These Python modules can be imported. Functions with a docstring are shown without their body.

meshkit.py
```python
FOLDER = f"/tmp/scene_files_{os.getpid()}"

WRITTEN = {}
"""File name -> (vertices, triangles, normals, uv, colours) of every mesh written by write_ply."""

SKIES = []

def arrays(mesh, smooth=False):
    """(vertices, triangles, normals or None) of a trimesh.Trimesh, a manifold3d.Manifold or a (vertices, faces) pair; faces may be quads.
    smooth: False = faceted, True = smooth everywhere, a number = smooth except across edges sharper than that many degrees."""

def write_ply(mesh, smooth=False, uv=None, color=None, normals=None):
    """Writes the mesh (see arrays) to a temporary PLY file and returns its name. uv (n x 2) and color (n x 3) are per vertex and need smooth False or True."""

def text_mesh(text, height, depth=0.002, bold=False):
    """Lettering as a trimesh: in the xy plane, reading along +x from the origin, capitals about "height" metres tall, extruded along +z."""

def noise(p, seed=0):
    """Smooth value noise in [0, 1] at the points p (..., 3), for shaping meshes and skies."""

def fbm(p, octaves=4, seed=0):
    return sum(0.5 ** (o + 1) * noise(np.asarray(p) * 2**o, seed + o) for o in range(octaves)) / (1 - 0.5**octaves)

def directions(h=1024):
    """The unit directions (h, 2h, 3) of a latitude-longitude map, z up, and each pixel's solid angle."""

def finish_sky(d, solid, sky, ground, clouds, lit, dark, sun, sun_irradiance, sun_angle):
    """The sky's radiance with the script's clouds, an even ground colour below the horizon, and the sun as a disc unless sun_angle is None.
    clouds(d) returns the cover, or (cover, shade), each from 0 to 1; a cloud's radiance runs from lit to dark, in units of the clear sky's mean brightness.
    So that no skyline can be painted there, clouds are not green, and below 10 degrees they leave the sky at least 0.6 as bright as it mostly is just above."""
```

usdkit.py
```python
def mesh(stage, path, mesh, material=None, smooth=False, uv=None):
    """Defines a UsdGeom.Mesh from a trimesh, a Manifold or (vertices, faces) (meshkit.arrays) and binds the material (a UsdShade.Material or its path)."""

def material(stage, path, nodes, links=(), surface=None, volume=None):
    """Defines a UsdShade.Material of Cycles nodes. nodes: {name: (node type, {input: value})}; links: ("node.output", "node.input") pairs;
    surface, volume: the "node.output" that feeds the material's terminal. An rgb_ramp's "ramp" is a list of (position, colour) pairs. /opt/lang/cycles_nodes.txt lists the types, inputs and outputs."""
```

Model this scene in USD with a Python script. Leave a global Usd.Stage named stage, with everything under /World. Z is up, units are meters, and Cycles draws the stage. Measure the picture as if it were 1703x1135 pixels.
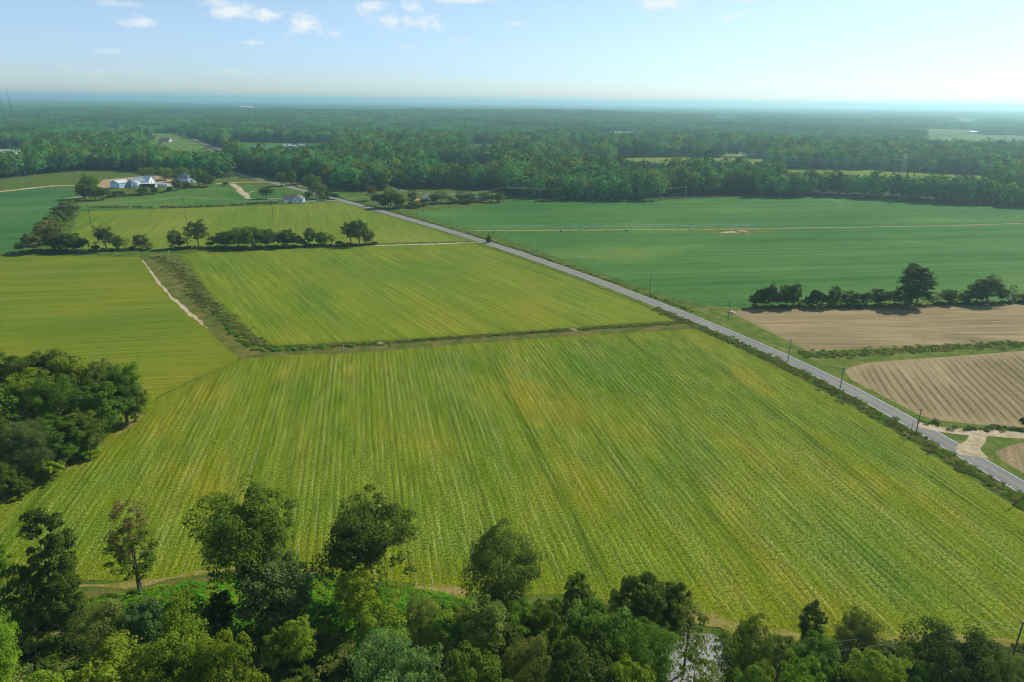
import math, random
import numpy as np, trimesh, shapely
from shapely.geometry import Polygon, LineString, MultiPolygon, Point
from shapely.ops import unary_union
from scipy.spatial import cKDTree
import usdkit, meshkit
from pxr import Usd, UsdGeom, UsdLux, UsdShade, Gf, Sdf, Vt

stage = Usd.Stage.CreateInMemory()
UsdGeom.SetStageUpAxis(stage, UsdGeom.Tokens.z)
UsdGeom.SetStageMetersPerUnit(stage, 1.0)
world = UsdGeom.Xform.Define(stage, '/World')
stage.SetDefaultPrim(world.GetPrim())
UsdGeom.Scope.Define(stage, '/World/Looks')
RNG = np.random.default_rng(7)
random.seed(7)

# ------------------------------------------------------------------ camera, sky, sun, exposure
CAM_H, PITCH, ROLL = 100.0, math.radians(19.32), math.radians(0.67)
PW, PH, FPX = 1703.0, 1135.0, 1135.0
SUN_AZ, SUN_EL = math.radians(54), math.radians(40)
SKY_STRENGTH, SUN_INTENSITY, EXPOSURE = 0.105, 1.25, 0.18
HAZE_DENSITY = 1.2e-4

cam = UsdGeom.Camera.Define(stage, '/World/camera')
cam.CreateHorizontalApertureAttr(36.0)
cam.CreateVerticalApertureAttr(36.0 * PH / PW)
cam.CreateFocalLengthAttr(36.0 * FPX / PW)
cam.CreateClippingRangeAttr(Gf.Vec2f(1.0, 90000.0))
cam.CreateExposureAttr(EXPOSURE)
Fv = np.array([0, math.cos(PITCH), -math.sin(PITCH)])
R0, U0 = np.array([1.0, 0, 0]), np.array([0, math.sin(PITCH), math.cos(PITCH)])
Rv = R0 * math.cos(ROLL) + U0 * math.sin(ROLL)
Uv = -R0 * math.sin(ROLL) + U0 * math.cos(ROLL)
M = np.eye(4); M[0, :3], M[1, :3], M[2, :3], M[3, :3] = Rv, Uv, -Fv, [0, 0, CAM_H]
cam.AddTransformOp().Set(Gf.Matrix4d(*M.ravel().tolist()))

sund = np.array([math.sin(SUN_AZ) * math.cos(SUN_EL), math.cos(SUN_AZ) * math.cos(SUN_EL), math.sin(SUN_EL)])
sun = UsdLux.DistantLight.Define(stage, '/World/sun')
sun.CreateIntensityAttr(SUN_INTENSITY); sun.CreateAngleAttr(0.53); sun.CreateNormalizeAttr(True)
sun.CreateColorAttr(Gf.Vec3f(1.0, 0.94, 0.84))
z = sund; x = np.cross([0, 0, 1.0], z); x /= np.linalg.norm(x); y = np.cross(z, x)
S = np.eye(4); S[0, :3], S[1, :3], S[2, :3] = x, y, z
sun.AddTransformOp().Set(Gf.Matrix4d(*S.ravel().tolist()))

def pix_ray(px, py):
    return Fv * FPX + Rv * (px - PW / 2) - Uv * (py - PH / 2)

# the clouds of the photograph by azimuth/elevation direction: (px, py, half width, half height, strength)
CLOUDS = [(232, 37, 40, 11, .9), (205, 8, 32, 5, .5), (400, 20, 40, 16, .9), (440, 25, 35, 13, .95), (500, 40, 38, 19, 1.0), (370, 6, 40, 9, .6),
          (418, 71, 26, 5, .55), (562, 57, 14, 7, .6), (618, 12, 36, 10, .8), (640, 36, 32, 16, .85), (696, 38, 38, 18, 1.0), (690, 12, 24, 10, .8),
          (770, 1, 60, 8, .9), (857, 41, 22, 6, .55), (675, 79, 16, 5, .5), (1107, 7, 40, 13, .95), (1208, 31, 22, 7, .8), (1260, 2, 36, 6, .8),
          (1548, 67, 22, 5, .4), (1630, 66, 24, 5, .4), (1342, 9, 9, 5, .4), (183, 86, 24, 5, .35), (165, 118, 50, 10, .3), (1370, 80, 18, 4, .3), (1195, 57, 14, 4, .3), (385, 120, 26, 6, .25), (765, 67, 18, 4, .3), (1430, 104, 30, 5, .25)]

def build_sky():
    nodes = {
        'sky': ('sky_texture', {'sky_type': 'single_scattering', 'sun_disc': False, 'sun_elevation': SUN_EL, 'sun_rotation': SUN_AZ,
                                'altitude': 100.0, 'air_density': 1.0, 'aerosol_density': 0.35, 'ozone_density': 2.5}),
        'tint': ('mix', {'mix_type': 'multiply', 'fac': 1.0}),
        'tcol': ('rgb_ramp', {'ramp': [(0.0, (0.92, 1.08, 1.32)), (0.04, (0.88, 1.05, 1.42)), (0.08, (0.98, 1.08, 1.34)), (0.13, (1.12, 1.13, 1.18)), (0.25, (1.10, 1.10, 1.04)), (0.55, (1.02, 0.95, 0.76)), (1.0, (1.02, 0.95, 0.76))]}),
        'tc': ('texture_coordinate', {}),
        'nmap': ('mapping', {'scale': (34.0, 34.0, 62.0)}),
        'n1': ('noise_texture', {'scale': 1.0, 'detail': 6.0, 'roughness': 0.62}),
        'nm': ('math', {'math_type': 'multiply_add', 'value2': 3.2, 'value3': -1.6}),
        'wm': ('mapping', {'scale': (6.0, 6.0, 17.0), 'location': (3.1, 0.7, 1.9)}),
        'n2': ('noise_texture', {'scale': 1.0, 'detail': 7.0, 'roughness': 0.6}),
        'wide': ('map_range', {'range_type': 'smoothstep', 'from_min': 0.60, 'from_max': 0.70, 'to_max': 0.8, 'clamp': True}),
        'sep': ('separate_xyz', {}),
        'hi': ('map_range', {'range_type': 'smoothstep', 'from_min': 0.135, 'from_max': 0.2, 'clamp': True}),
        'widehi': ('math', {'math_type': 'multiply'}),
    }
    links = [('tc.generated', 'nmap.vector'), ('nmap.vector', 'n1.vector'), ('n1.fac', 'nm.value1'), ('tc.generated', 'wm.vector'), ('wm.vector', 'n2.vector'),
             ('n2.fac', 'wide.value'), ('tc.generated', 'sep.vector'), ('sep.z', 'hi.value'), ('wide.result', 'widehi.value1'), ('hi.result', 'widehi.value2'), ('sky.color', 'tint.color1'), ('sep.z', 'tcol.fac'), ('tcol.color', 'tint.color2'),]
    last = 'widehi.value'
    for i, (px, py, hw, hh, st) in enumerate(CLOUDS):
        d = pix_ray(px, py); d = d / np.linalg.norm(d)
        az = math.atan2(d[0], d[1])
        # rotate so that the cloud lies along +y, then measure it in widths and heights
        nodes[f'r{i}'] = ('vector_rotate', {'rotate_type': 'z_axis', 'angle': az})
        nodes[f's{i}'] = ('vector_math', {'vector_math_type': 'subtract', 'math_type': 'subtract', 'vector2': (0, 0, float(d[2]))})
        nodes[f'm{i}'] = ('vector_math', {'math_type': 'multiply', 'vector2': (FPX / hw, 0.0, FPX / hh)})
        nodes[f'l{i}'] = ('vector_math', {'math_type': 'length'})
        nodes[f'a{i}'] = ('math', {'math_type': 'subtract', 'value1': 1.05})
        nodes[f'b{i}'] = ('math', {'math_type': 'add'})
        nodes[f'c{i}'] = ('map_range', {'range_type': 'smoothstep', 'from_min': 0.0, 'from_max': 1.15, 'to_max': st * 0.95, 'clamp': True})
        nodes[f'f{i}'] = ('math', {'math_type': 'multiply'})
        nodes[f'g{i}'] = ('math', {'math_type': 'greater_than', 'value2': 0.0})
        nodes[f'x{i}'] = ('math', {'math_type': 'maximum'})
        links += [('tc.generated', f'r{i}.vector'), (f'r{i}.vector', f's{i}.vector1'), (f's{i}.vector', f'm{i}.vector1'), (f'm{i}.vector', f'l{i}.vector1'),
                  (f'l{i}.value', f'a{i}.value2'), (f'a{i}.value', f'b{i}.value1'), ('nm.value', f'b{i}.value2'), (f'b{i}.value', f'c{i}.value'),
                  (f'r{i}.vector', f'y{i}.vector'), (f'y{i}.y', f'g{i}.value1'), (f'c{i}.result', f'f{i}.value1'), (f'g{i}.value', f'f{i}.value2'),
                  (f'f{i}.value', f'x{i}.value1'), (last, f'x{i}.value2')]
        nodes[f'y{i}'] = ('separate_xyz', {})
        del nodes[f's{i}'][1]['vector_math_type']
        last = f'x{i}.value'
    nodes['cl'] = ('mix', {'mix_type': 'mix', 'color2': (7.6, 8.0, 8.2)})
    nodes['bg'] = ('background_shader', {'strength': SKY_STRENGTH})
    links += [(last, 'cl.fac'), ('tint.color', 'cl.color1'), ('cl.color', 'bg.color')]
    m = usdkit.material(stage, '/World/Looks/sky', nodes, links, surface='bg.background')
    dome = UsdLux.DomeLight.Define(stage, '/World/sky')
    UsdShade.MaterialBindingAPI.Apply(dome.GetPrim()).Bind(m)
    dome.GetPrim().SetCustomDataByKey('kind', 'structure')
build_sky()

# ------------------------------------------------------------------ helpers
used = {}
def numbered(name, parent='/World'):
    k = (parent, name); n = used.get(k, 0); used[k] = n + 1
    return f'{parent}/{name}' if n == 0 else f'{parent}/{name}_{n:03d}'

def tag(prim, label=None, cat=None, group=None, kind=None):
    p = prim.GetPrim() if hasattr(prim, 'GetPrim') else prim
    for k, v in (('label', label), ('category', cat), ('group', group), ('kind', kind)):
        if v: p.SetCustomDataByKey(k, v)
    return p

def obj(name, mesh, mat, parent='/World', smooth=False, uv=None):
    parent = parent if isinstance(parent, str) else str(parent.GetPath())
    return usdkit.mesh(stage, numbered(name, parent), mesh, mat, smooth=smooth, uv=uv)

def thing(name, label, cat, loc=(0, 0, 0), rotz=0.0, group=None, scale=None):
    x = UsdGeom.Xform.Define(stage, numbered(name))
    x.AddTranslateOp().Set(Gf.Vec3d(*map(float, loc)))
    if rotz: x.AddRotateZOp().Set(math.degrees(rotz))
    if scale is not None: x.AddScaleOp().Set(Gf.Vec3f(*map(float, scale)))
    tag(x, label, cat, group)
    return x

def hz(x, y):
    """Ground height: level near by, gently rolling far off."""
    x, y = np.asarray(x, float), np.asarray(y, float)
    r = np.hypot(x, y)
    t = np.clip((r - 1700) / 2200, 0, 1); t = t * t * (3 - 2 * t)
    p = np.stack([x / 1900, y / 1900, np.zeros_like(x)], -1)
    h = (meshkit.fbm(p, 3, 5) - 0.5) * 24 - 4
    for cx, cy, s, a in ((330, 4900, 520, 24), (-500, 4600, 900, 12), (1200, 4300, 900, 8), (-2400, 5200, 1400, 10), (5200, 9500, 1800, 10), (-5000, 9000, 2500, 8)):
        h = h + a * np.exp(-((x - cx) ** 2 + ((y - cy) * 1.3) ** 2) / (2 * s * s))
    return h * t

def G(px, py, z=None):
    """Where the ray of a photograph pixel meets the ground."""
    d = pix_ray(px, py); g = 0.0 if z is None else z
    for _ in range(6 if z is None else 1):
        t = (CAM_H - g) / -d[2]
        if z is None:
            g = float(hz(d[0] * t, d[1] * t))
    return np.array([d[0] * t, d[1] * t, g])

def GP(pts): return [tuple(G(a, b)[:2]) for a, b in pts]

def proj(x, y, zz):
    q = np.stack([np.asarray(x, float), np.asarray(y, float), np.asarray(zz, float) - CAM_H], -1)
    c = q @ Fv
    return PW / 2 + FPX * (q @ Rv) / c, PH / 2 - FPX * (q @ Uv) / c, c

def top_height(g, py):
    """Height of an upright thing standing at g whose top shows at photograph row py."""
    lo, hi = 0.0, 400.0
    for _ in range(40):
        m = (lo + hi) / 2
        if proj(g[0], g[1], g[2] + m)[1] > py: lo = m
        else: hi = m
    return lo

def depth(g): return float((np.array([g[0], g[1], g[2] - CAM_H])) @ Fv)

def sheet(name, poly, mat, zoff, size=None, rows=None, label=None, cat=None, kind='structure', group=None, uvf=None, headland=False, far=False):
    """A ground sheet from a polygon in metres; st = (across the rows, along the rows) in metres. edge = metres to the outline."""
    poly = poly.buffer(0)
    if not far and not headland and uvf is None: size = None
    poly = shapely.segmentize(poly, size or 400)
    V, Fc, n = [], [], 0
    for g in (poly.geoms if isinstance(poly, MultiPolygon) else [poly]):
        v, f = trimesh.creation.triangulate_polygon(g, engine='earcut')
        v3 = np.column_stack([v, np.zeros(len(v))])
        if size: v3, f = trimesh.remesh.subdivide_to_size(v3, f, size, max_iter=12)
        V.append(v3); Fc.append(f + n); n += len(v3)
    V, Fc = np.vstack(V), np.vstack(Fc)
    nrm = np.cross(V[Fc[:, 1]] - V[Fc[:, 0]], V[Fc[:, 2]] - V[Fc[:, 0]])[:, 2]
    Fc = Fc[np.abs(nrm) > 1e-9]; nrm = nrm[np.abs(nrm) > 1e-9]
    Fc[nrm < 0] = Fc[nrm < 0][:, ::-1]
    V[:, 2] = hz(V[:, 0], V[:, 1]) + zoff
    if uvf is not None: uv = uvf(V)
    else:
        s = rows if rows is not None else 0.0
        c = math.cos(math.atan(s)); uv = np.column_stack([(V[:, 0] - s * V[:, 1]) * c, (V[:, 1] + s * V[:, 0]) * c])
    m = obj(name, (V, Fc), mat, uv=uv)
    if headland:
        bd = shapely.segmentize(poly, 1.5).boundary
        e = cKDTree(np.vstack([np.array(q.coords) for q in getattr(bd, 'geoms', [bd])])).query(V[:, :2])[0]
    else: e = np.full(len(V), 50.0)
    UsdGeom.PrimvarsAPI(m).CreatePrimvar('edge', Sdf.ValueTypeNames.FloatArray, 'vertex').Set(Vt.FloatArray.FromNumpy(np.asarray(e, np.float32)))
    tag(m, label, cat, group, kind)
    return m

def tube(p0, p1, r0, r1, n=8, caps=True):
    p0, p1 = np.asarray(p0, float), np.asarray(p1, float)
    d = p1 - p0; d = d / np.linalg.norm(d)
    a = np.cross(d, [0, 0, 1.0] if abs(d[2]) < 0.9 else [1.0, 0, 0]); a /= np.linalg.norm(a); b = np.cross(d, a)
    t = np.arange(n) / n * 2 * np.pi
    ring = np.cos(t)[:, None] * a + np.sin(t)[:, None] * b
    v = np.vstack([p0 + ring * r0, p1 + ring * r1, [p0], [p1]])
    f = []
    for i in range(n):
        j = (i + 1) % n
        f += [(i, j, n + j), (i, n + j, n + i)]
        if caps: f += [(2 * n, j, i), (2 * n + 1, n + i, n + j)]
    return v, np.array(f)

def join(parts):
    V, F, n = [], [], 0
    for v, f in parts:
        v, f = np.asarray(v, float), np.asarray(f, int)
        if f.shape[1] == 4: f = np.vstack([f[:, [0, 1, 2]], f[:, [0, 2, 3]]])
        V.append(v); F.append(f + n); n += len(v)
    return np.vstack(V), np.vstack(F)

def box(c, s):
    m = trimesh.creation.box(s); m.apply_translation(c)
    return np.array(m.vertices), np.array(m.faces)

# ------------------------------------------------------------------ materials
def mat_plain(name, col, rough=0.8, var=0.15, scale=2.0, bump=0.0, metallic=0.0, spec=0.3):
    n = {'tc': ('geometry', {}), 'n': ('noise_texture', {'scale': scale, 'detail': 4.0, 'roughness': 0.6}),
         'r': ('rgb_ramp', {'ramp': [(0.3, tuple(c * (1 - var) for c in col)), (0.7, tuple(min(1, c * (1 + var)) for c in col))]}),
         'p': ('principled_bsdf', {'roughness': rough, 'metallic': metallic, 'specular_ior_level': spec})}
    l = [('tc.position', 'n.vector'), ('n.fac', 'r.fac'), ('r.color', 'p.base_color')]
    if bump:
        n['b'] = ('bump', {'strength': 0.6, 'distance': bump}); l += [('n.fac', 'b.height'), ('b.normal', 'p.normal')]
    return usdkit.material(stage, f'/World/Looks/{name}', n, l, surface='p.BSDF')

def mat_leaf(name, a, b, c=None, trans=0.45, spread=0.25, gain=2.25):
    """Leaf colour runs from a to b over one crown's leaves; whole plants differ too. c: a third colour on some leaves."""
    c = c or b
    a, b, c = (tuple(min(0.6, q * gain) for q in k) for k in (a, b, c))
    n = {'g': ('geometry', {}), 'o': ('object_info', {}),
         'r': ('rgb_ramp', {'ramp': [(0.0, a), (0.8, b), (0.93, c), (1.0, c)]}),
         'big': ('noise_texture', {'scale': 0.35, 'detail': 2.0}),
         'mr': ('map_range', {'from_min': 0.25, 'from_max': 0.75, 'to_min': -0.3, 'to_max': 0.3, 'clamp': True}),
         'ad': ('math', {'math_type': 'add', 'use_clamp': True}), 'wide': ('noise_texture', {'scale': 0.07, 'detail': 1.0}), 'wr': ('map_range', {'from_min': 0.3, 'from_max': 0.7, 'to_min': -0.25, 'to_max': 0.25, 'clamp': True}), 'ad2': ('math', {'math_type': 'add', 'use_clamp': True}),
         'h': ('hsv', {'saturation': 1.0, 'fac': 1.0}),
         'hv': ('map_range', {'to_min': 0.5 - 0.014 * spread / .25, 'to_max': 0.5 + 0.014 * spread / .25}),
         'vv': ('map_range', {'to_min': 1 - spread, 'to_max': 1 + spread * 1.3}),
         'wn': ('white_noise_texture', {'dimensions': '1D'}),
         'd': ('diffuse_bsdf', {'roughness': 0.3}), 't': ('translucent_bsdf', {}), 'gl': ('glossy_bsdf', {'roughness': 0.45, 'color': (0.9, 0.95, 1.0)}),
         'm': ('mix_closure', {'fac': trans}), 'm2': ('mix_closure', {'fac': 0.006})}
    l = [('g.random_per_island', 'ad.value1'), ('g.position', 'big.vector'), ('big.fac', 'mr.value'), ('mr.result', 'ad.value2'), ('g.position', 'wide.vector'), ('wide.fac', 'wr.value'), ('ad.value', 'ad2.value1'), ('wr.result', 'ad2.value2'), ('ad2.value', 'r.fac'),
         ('o.random', 'hv.value'), ('o.random', 'wn.w'), ('wn.value', 'vv.value'), ('hv.result', 'h.hue'), ('vv.result', 'h.value'), ('r.color', 'h.color'),
         ('h.color', 'd.color'), ('h.color', 't.color'), ('d.BSDF', 'm.closure1'), ('t.BSDF', 'm.closure2'), ('m.closure', 'm2.closure1'), ('gl.BSDF', 'm2.closure2')]
    return usdkit.material(stage, f'/World/Looks/{name}', n, l, surface='m2.closure')

def mat_field(name, green, olive, straw, soil, period=1.75, patch=38.0, straw_amt=0.55, row_amt=0.5, speck=0.5, soil_amt=0.25, bump=0.25, streak=0.012, headland=0.0, speck_scale=2.0, seed=0.0, wave_amt=None, line_amt=0.0, band_amt=0.0, soil_at=0.60, wdist=0.8, tram=0.0, edge_col=(0.135, 0.168, 0.006)):
    """A crop in rows: st.x across the rows, st.y along them, in metres."""
    wave_amt = row_amt * 0.6 if wave_amt is None else wave_amt
    n = {'uv': ('uvmap', {'attribute': 'st'}), 'g': ('geometry', {}), 'ed': ('attribute', {'attribute': 'edge'}),
         'pm': ('mapping', {'scale': (1 / patch, 1 / patch * 0.55, 1.0), 'location': (seed, seed * 1.7, 0)}),
         'pn': ('noise_texture', {'scale': 1.0, 'detail': 5.0, 'roughness': 0.58, 'distortion': 0.3}),
         'sm': ('mapping', {'scale': (0.16, streak * 0.35, 1.0), 'location': (seed, 3, 0)}),
         'sn': ('noise_texture', {'scale': 1.0, 'detail': 4.0, 'roughness': 0.62}),
         'rm': ('mapping', {'scale': (1.0 / period, streak * 2.2, 1.0)}),
         'rn': ('noise_texture', {'scale': 1.0, 'detail': 2.0, 'roughness': 0.55}),
         'wmap': ('mapping', {'scale': (1.0 / period * math.pi / 10.0, 0.012, 0.0)}),
         'w': ('wave_texture', {'wave_type': 'bands', 'bands_direction': 'x', 'profile': 'sine', 'scale': 1.0, 'distortion': wdist, 'detail': 2.0, 'detail_scale': 2.0}),
         'wp': ('math', {'math_type': 'power', 'value2': 3.0}),
         'km': ('mapping', {'scale': (speck_scale, speck_scale * 0.7, 1.0)}),
         'kn': ('noise_texture', {'scale': 1.0, 'detail': 3.0, 'roughness': 0.75}),
         'f1': ('map_range', {'from_min': 0.36, 'from_max': 0.64, 'clamp': True}),
         'f2': ('map_range', {'from_min': 0.4, 'from_max': 0.68, 'clamp': True}),
         'c1': ('mix', {'mix_type': 'mix', 'color1': green, 'color2': olive}),
         'f3a': ('math', {'math_type': 'multiply_add', 'value2': wave_amt, 'value3': 0.0}),
         'f3b': ('map_range', {'from_min': 0.35, 'from_max': 0.72, 'to_min': 0.0, 'to_max': straw_amt, 'clamp': True}),
         'kk': ('map_range', {'from_min': 0.42, 'from_max': 0.62, 'clamp': True}),
         'f3': ('math', {'math_type': 'add'}), 'f3k': ('math', {'math_type': 'multiply', 'use_clamp': True}),
         'c2': ('mix', {'mix_type': 'mix', 'color2': straw}),
         'so': ('map_range', {'from_min': soil_at, 'from_max': soil_at + 0.13, 'to_max': soil_amt, 'clamp': True}),
         'c3': ('mix', {'mix_type': 'mix', 'color2': soil}),
         'vr': ('map_range', {'from_min': 0.3, 'from_max': 0.7, 'to_min': 1 - row_amt * 0.55, 'to_max': 1 + row_amt * 0.4, 'clamp': True}),
         'vk': ('map_range', {'from_min': 0.3, 'from_max': 0.7, 'to_min': 1 - speck * 0.7, 'to_max': 1 + speck * 0.6, 'clamp': True}),
         'vv': ('math', {'math_type': 'multiply'}),
         'lp': ('math', {'math_type': 'power', 'value2': 9.0}),
         'lm': ('mapping', {'scale': (0.9 / period, 0.05, 1.0), 'location': (7, seed, 0)}), 'ln': ('noise_texture', {'scale': 1.0, 'detail': 2.0}),
         'lr': ('map_range', {'from_min': 0.46, 'from_max': 0.62, 'to_max': line_amt, 'clamp': True}), 'lmul': ('math', {'math_type': 'multiply', 'use_clamp': True}),
         'c5': ('mix', {'mix_type': 'mix', 'color2': (0.38, 0.38, 0.16)}),
         'bm': ('mapping', {'scale': (0.085, 0.0035, 1.0), 'location': (1.3, seed, 0)}), 'bn': ('noise_texture', {'scale': 1.0, 'detail': 3.0, 'roughness': 0.55}),
         'br': ('map_range', {'from_min': 0.57, 'from_max': 0.66, 'to_max': band_amt, 'clamp': True}), 'c6': ('mix', {'mix_type': 'mix', 'color2': (0.05, 0.115, 0.003)}),
         'ts': ('separate_xyz', {}), 'tm': ('math', {'math_type': 'floored_modulo', 'value2': 21.0}), 't1': ('math', {'math_type': 'compare', 'value2': 3.0, 'value3': 0.28}), 't2': ('math', {'math_type': 'compare', 'value2': 5.0, 'value3': 0.28}),
         'ta': ('math', {'math_type': 'add', 'use_clamp': True}), 'tb': ('math', {'math_type': 'multiply', 'value2': tram}), 'tc': ('math', {'math_type': 'multiply'}), 'c7': ('mix', {'mix_type': 'mix', 'color2': (0.07, 0.075, 0.012)}),
         'h': ('hsv', {'hue': 0.5, 'saturation': 1.0, 'fac': 1.0}),
         'he': ('map_range', {'from_min': 0.0, 'from_max': max(headland, 0.01), 'to_min': 1.0 if headland else 0.0, 'to_max': 0.0, 'clamp': True}),
         'hem': ('math', {'math_type': 'multiply', 'value2': 0.9}), 'en': ('noise_texture', {'scale': 0.22, 'detail': 4.0, 'roughness': 0.65}), 'em': ('math', {'math_type': 'multiply_add', 'value2': -headland * 1.6, 'value3': headland * 0.8}), 'ea': ('math', {'math_type': 'add'}),
         'c4': ('mix', {'mix_type': 'mix', 'color2': edge_col}),
         'bh': ('math', {'math_type': 'multiply_add', 'value2': 0.5}),
         'b': ('bump', {'strength': 0.7, 'distance': bump}),
         'p': ('principled_bsdf', {'roughness': 0.85, 'specular_ior_level': 0.02})}
    l = [('uv.UV', 'pm.vector'), ('pm.vector', 'pn.vector'), ('uv.UV', 'sm.vector'), ('sm.vector', 'sn.vector'), ('uv.UV', 'rm.vector'), ('rm.vector', 'rn.vector'),
         ('uv.UV', 'wmap.vector'), ('wmap.vector', 'w.vector'), ('w.fac', 'wp.value1'), ('uv.UV', 'km.vector'), ('km.vector', 'kn.vector'),
         ('pn.fac', 'f1.value'), ('f1.result', 'c1.fac'), ('sn.fac', 'f3b.value'), ('wp.value', 'f3a.value1'), ('f3a.value', 'f3.value1'), ('f3b.result', 'f3.value2'),
         ('kn.fac', 'kk.value'), ('f3.value', 'f3k.value1'), ('kk.result', 'f3k.value2'), ('c1.color', 'c2.color1'), ('f3k.value', 'c2.fac'),
         ('pn.fac', 'so.value'), ('so.result', 'c3.fac'), ('c2.color', 'c3.color1'), ('rn.fac', 'vr.value'), ('kn.fac', 'vk.value'), ('vr.result', 'vv.value1'), ('vk.result', 'vv.value2'),
         ('vv.value', 'h.value'), ('g.position', 'en.vector'), ('en.fac', 'em.value1'), ('em.value', 'ea.value1'), ('ed.fac', 'ea.value2'), ('ea.value', 'he.value'), ('he.result', 'hem.value1'), ('c3.color', 'c4.color1'), ('hem.value', 'c4.fac'), ('w.fac', 'lp.value1'), ('uv.UV', 'lm.vector'), ('lm.vector', 'ln.vector'), ('ln.fac', 'lr.value'), ('lp.value', 'lmul.value1'), ('lr.result', 'lmul.value2'), ('uv.UV', 'bm.vector'), ('bm.vector', 'bn.vector'), ('bn.fac', 'br.value'), ('br.result', 'c6.fac'), ('c4.color', 'c6.color1'), ('c6.color', 'c5.color1'), ('lmul.value', 'c5.fac'), ('uv.UV', 'ts.vector'), ('ts.x', 'tm.value1'), ('tm.value', 't1.value1'), ('tm.value', 't2.value1'), ('t1.value', 'ta.value1'), ('t2.value', 'ta.value2'), ('ta.value', 'tb.value1'), ('tb.value', 'tc.value1'), ('ln.fac', 'tc.value2'), ('tc.value', 'c7.fac'), ('c5.color', 'c7.color1'), ('c7.color', 'h.color'), ('h.color', 'p.base_color'),
         ('kn.fac', 'bh.value1'), ('rn.fac', 'bh.value3'), ('bh.value', 'b.height'), ('b.normal', 'p.normal')]
    return usdkit.material(stage, f'/World/Looks/{name}', n, l, surface='p.BSDF')

GRASS, OLIVE = (0.085, 0.135, 0.012), (0.165, 0.18, 0.022)
STRAW, SOIL = (0.31, 0.31, 0.105), (0.26, 0.19, 0.075)
M = {}
M['front'] = mat_field('front_field', (0.070, 0.143, 0.003), (0.148, 0.180, 0.005), STRAW, (0.255, 0.19, 0.012), soil_at=0.56, straw_amt=0.42, row_amt=0.38, speck=1.0, bump=0.3, streak=0.03, tram=0.55, soil_amt=0.42, line_amt=0.32, band_amt=0.55, wave_amt=0.1, headland=15.0)
M['middle'] = mat_field('middle_field', (0.078, 0.156, 0.003), (0.156, 0.188, 0.005), STRAW, (0.20, 0.17, 0.03), straw_amt=0.25, row_amt=0.42, line_amt=0.25, band_amt=0.4, tram=0.4, speck=0.45, streak=0.006, patch=55, headland=6.0, seed=4.0)
M['left'] = mat_field('left_field', (0.088, 0.148, 0.004), (0.152, 0.178, 0.006), STRAW, (0.20, 0.17, 0.03), straw_amt=0.28, row_amt=0.4, speck=0.45, streak=0.006, patch=60, headland=6.0, seed=9.0)
M['back'] = mat_field('back_field', (0.095, 0.165, 0.006), (0.145, 0.185, 0.012), STRAW, (0.24, 0.22, 0.06), straw_amt=0.25, row_amt=0.25, speck=0.25, period=5.0, streak=0.004, patch=80, seed=13.0)
M['soy'] = mat_field('soybean_field', (0.020, 0.100, 0.014), (0.050, 0.145, 0.024), (0.19, 0.27, 0.08), (0.16, 0.21, 0.04), straw_amt=0.7, tram=0.15, soil_at=0.55, row_amt=0.12, speck=0.12, period=7.0, streak=0.003, patch=110, seed=21.0, soil_amt=0.4)
M['soyleft'] = mat_field('dark_soybean_field', (0.026, 0.105, 0.022), (0.055, 0.145, 0.032), (0.11, 0.19, 0.07), (0.10, 0.16, 0.05), straw_amt=0.6, row_amt=0.2, speck=0.15, period=9.0, streak=0.004, patch=60, seed=31.0)
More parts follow.
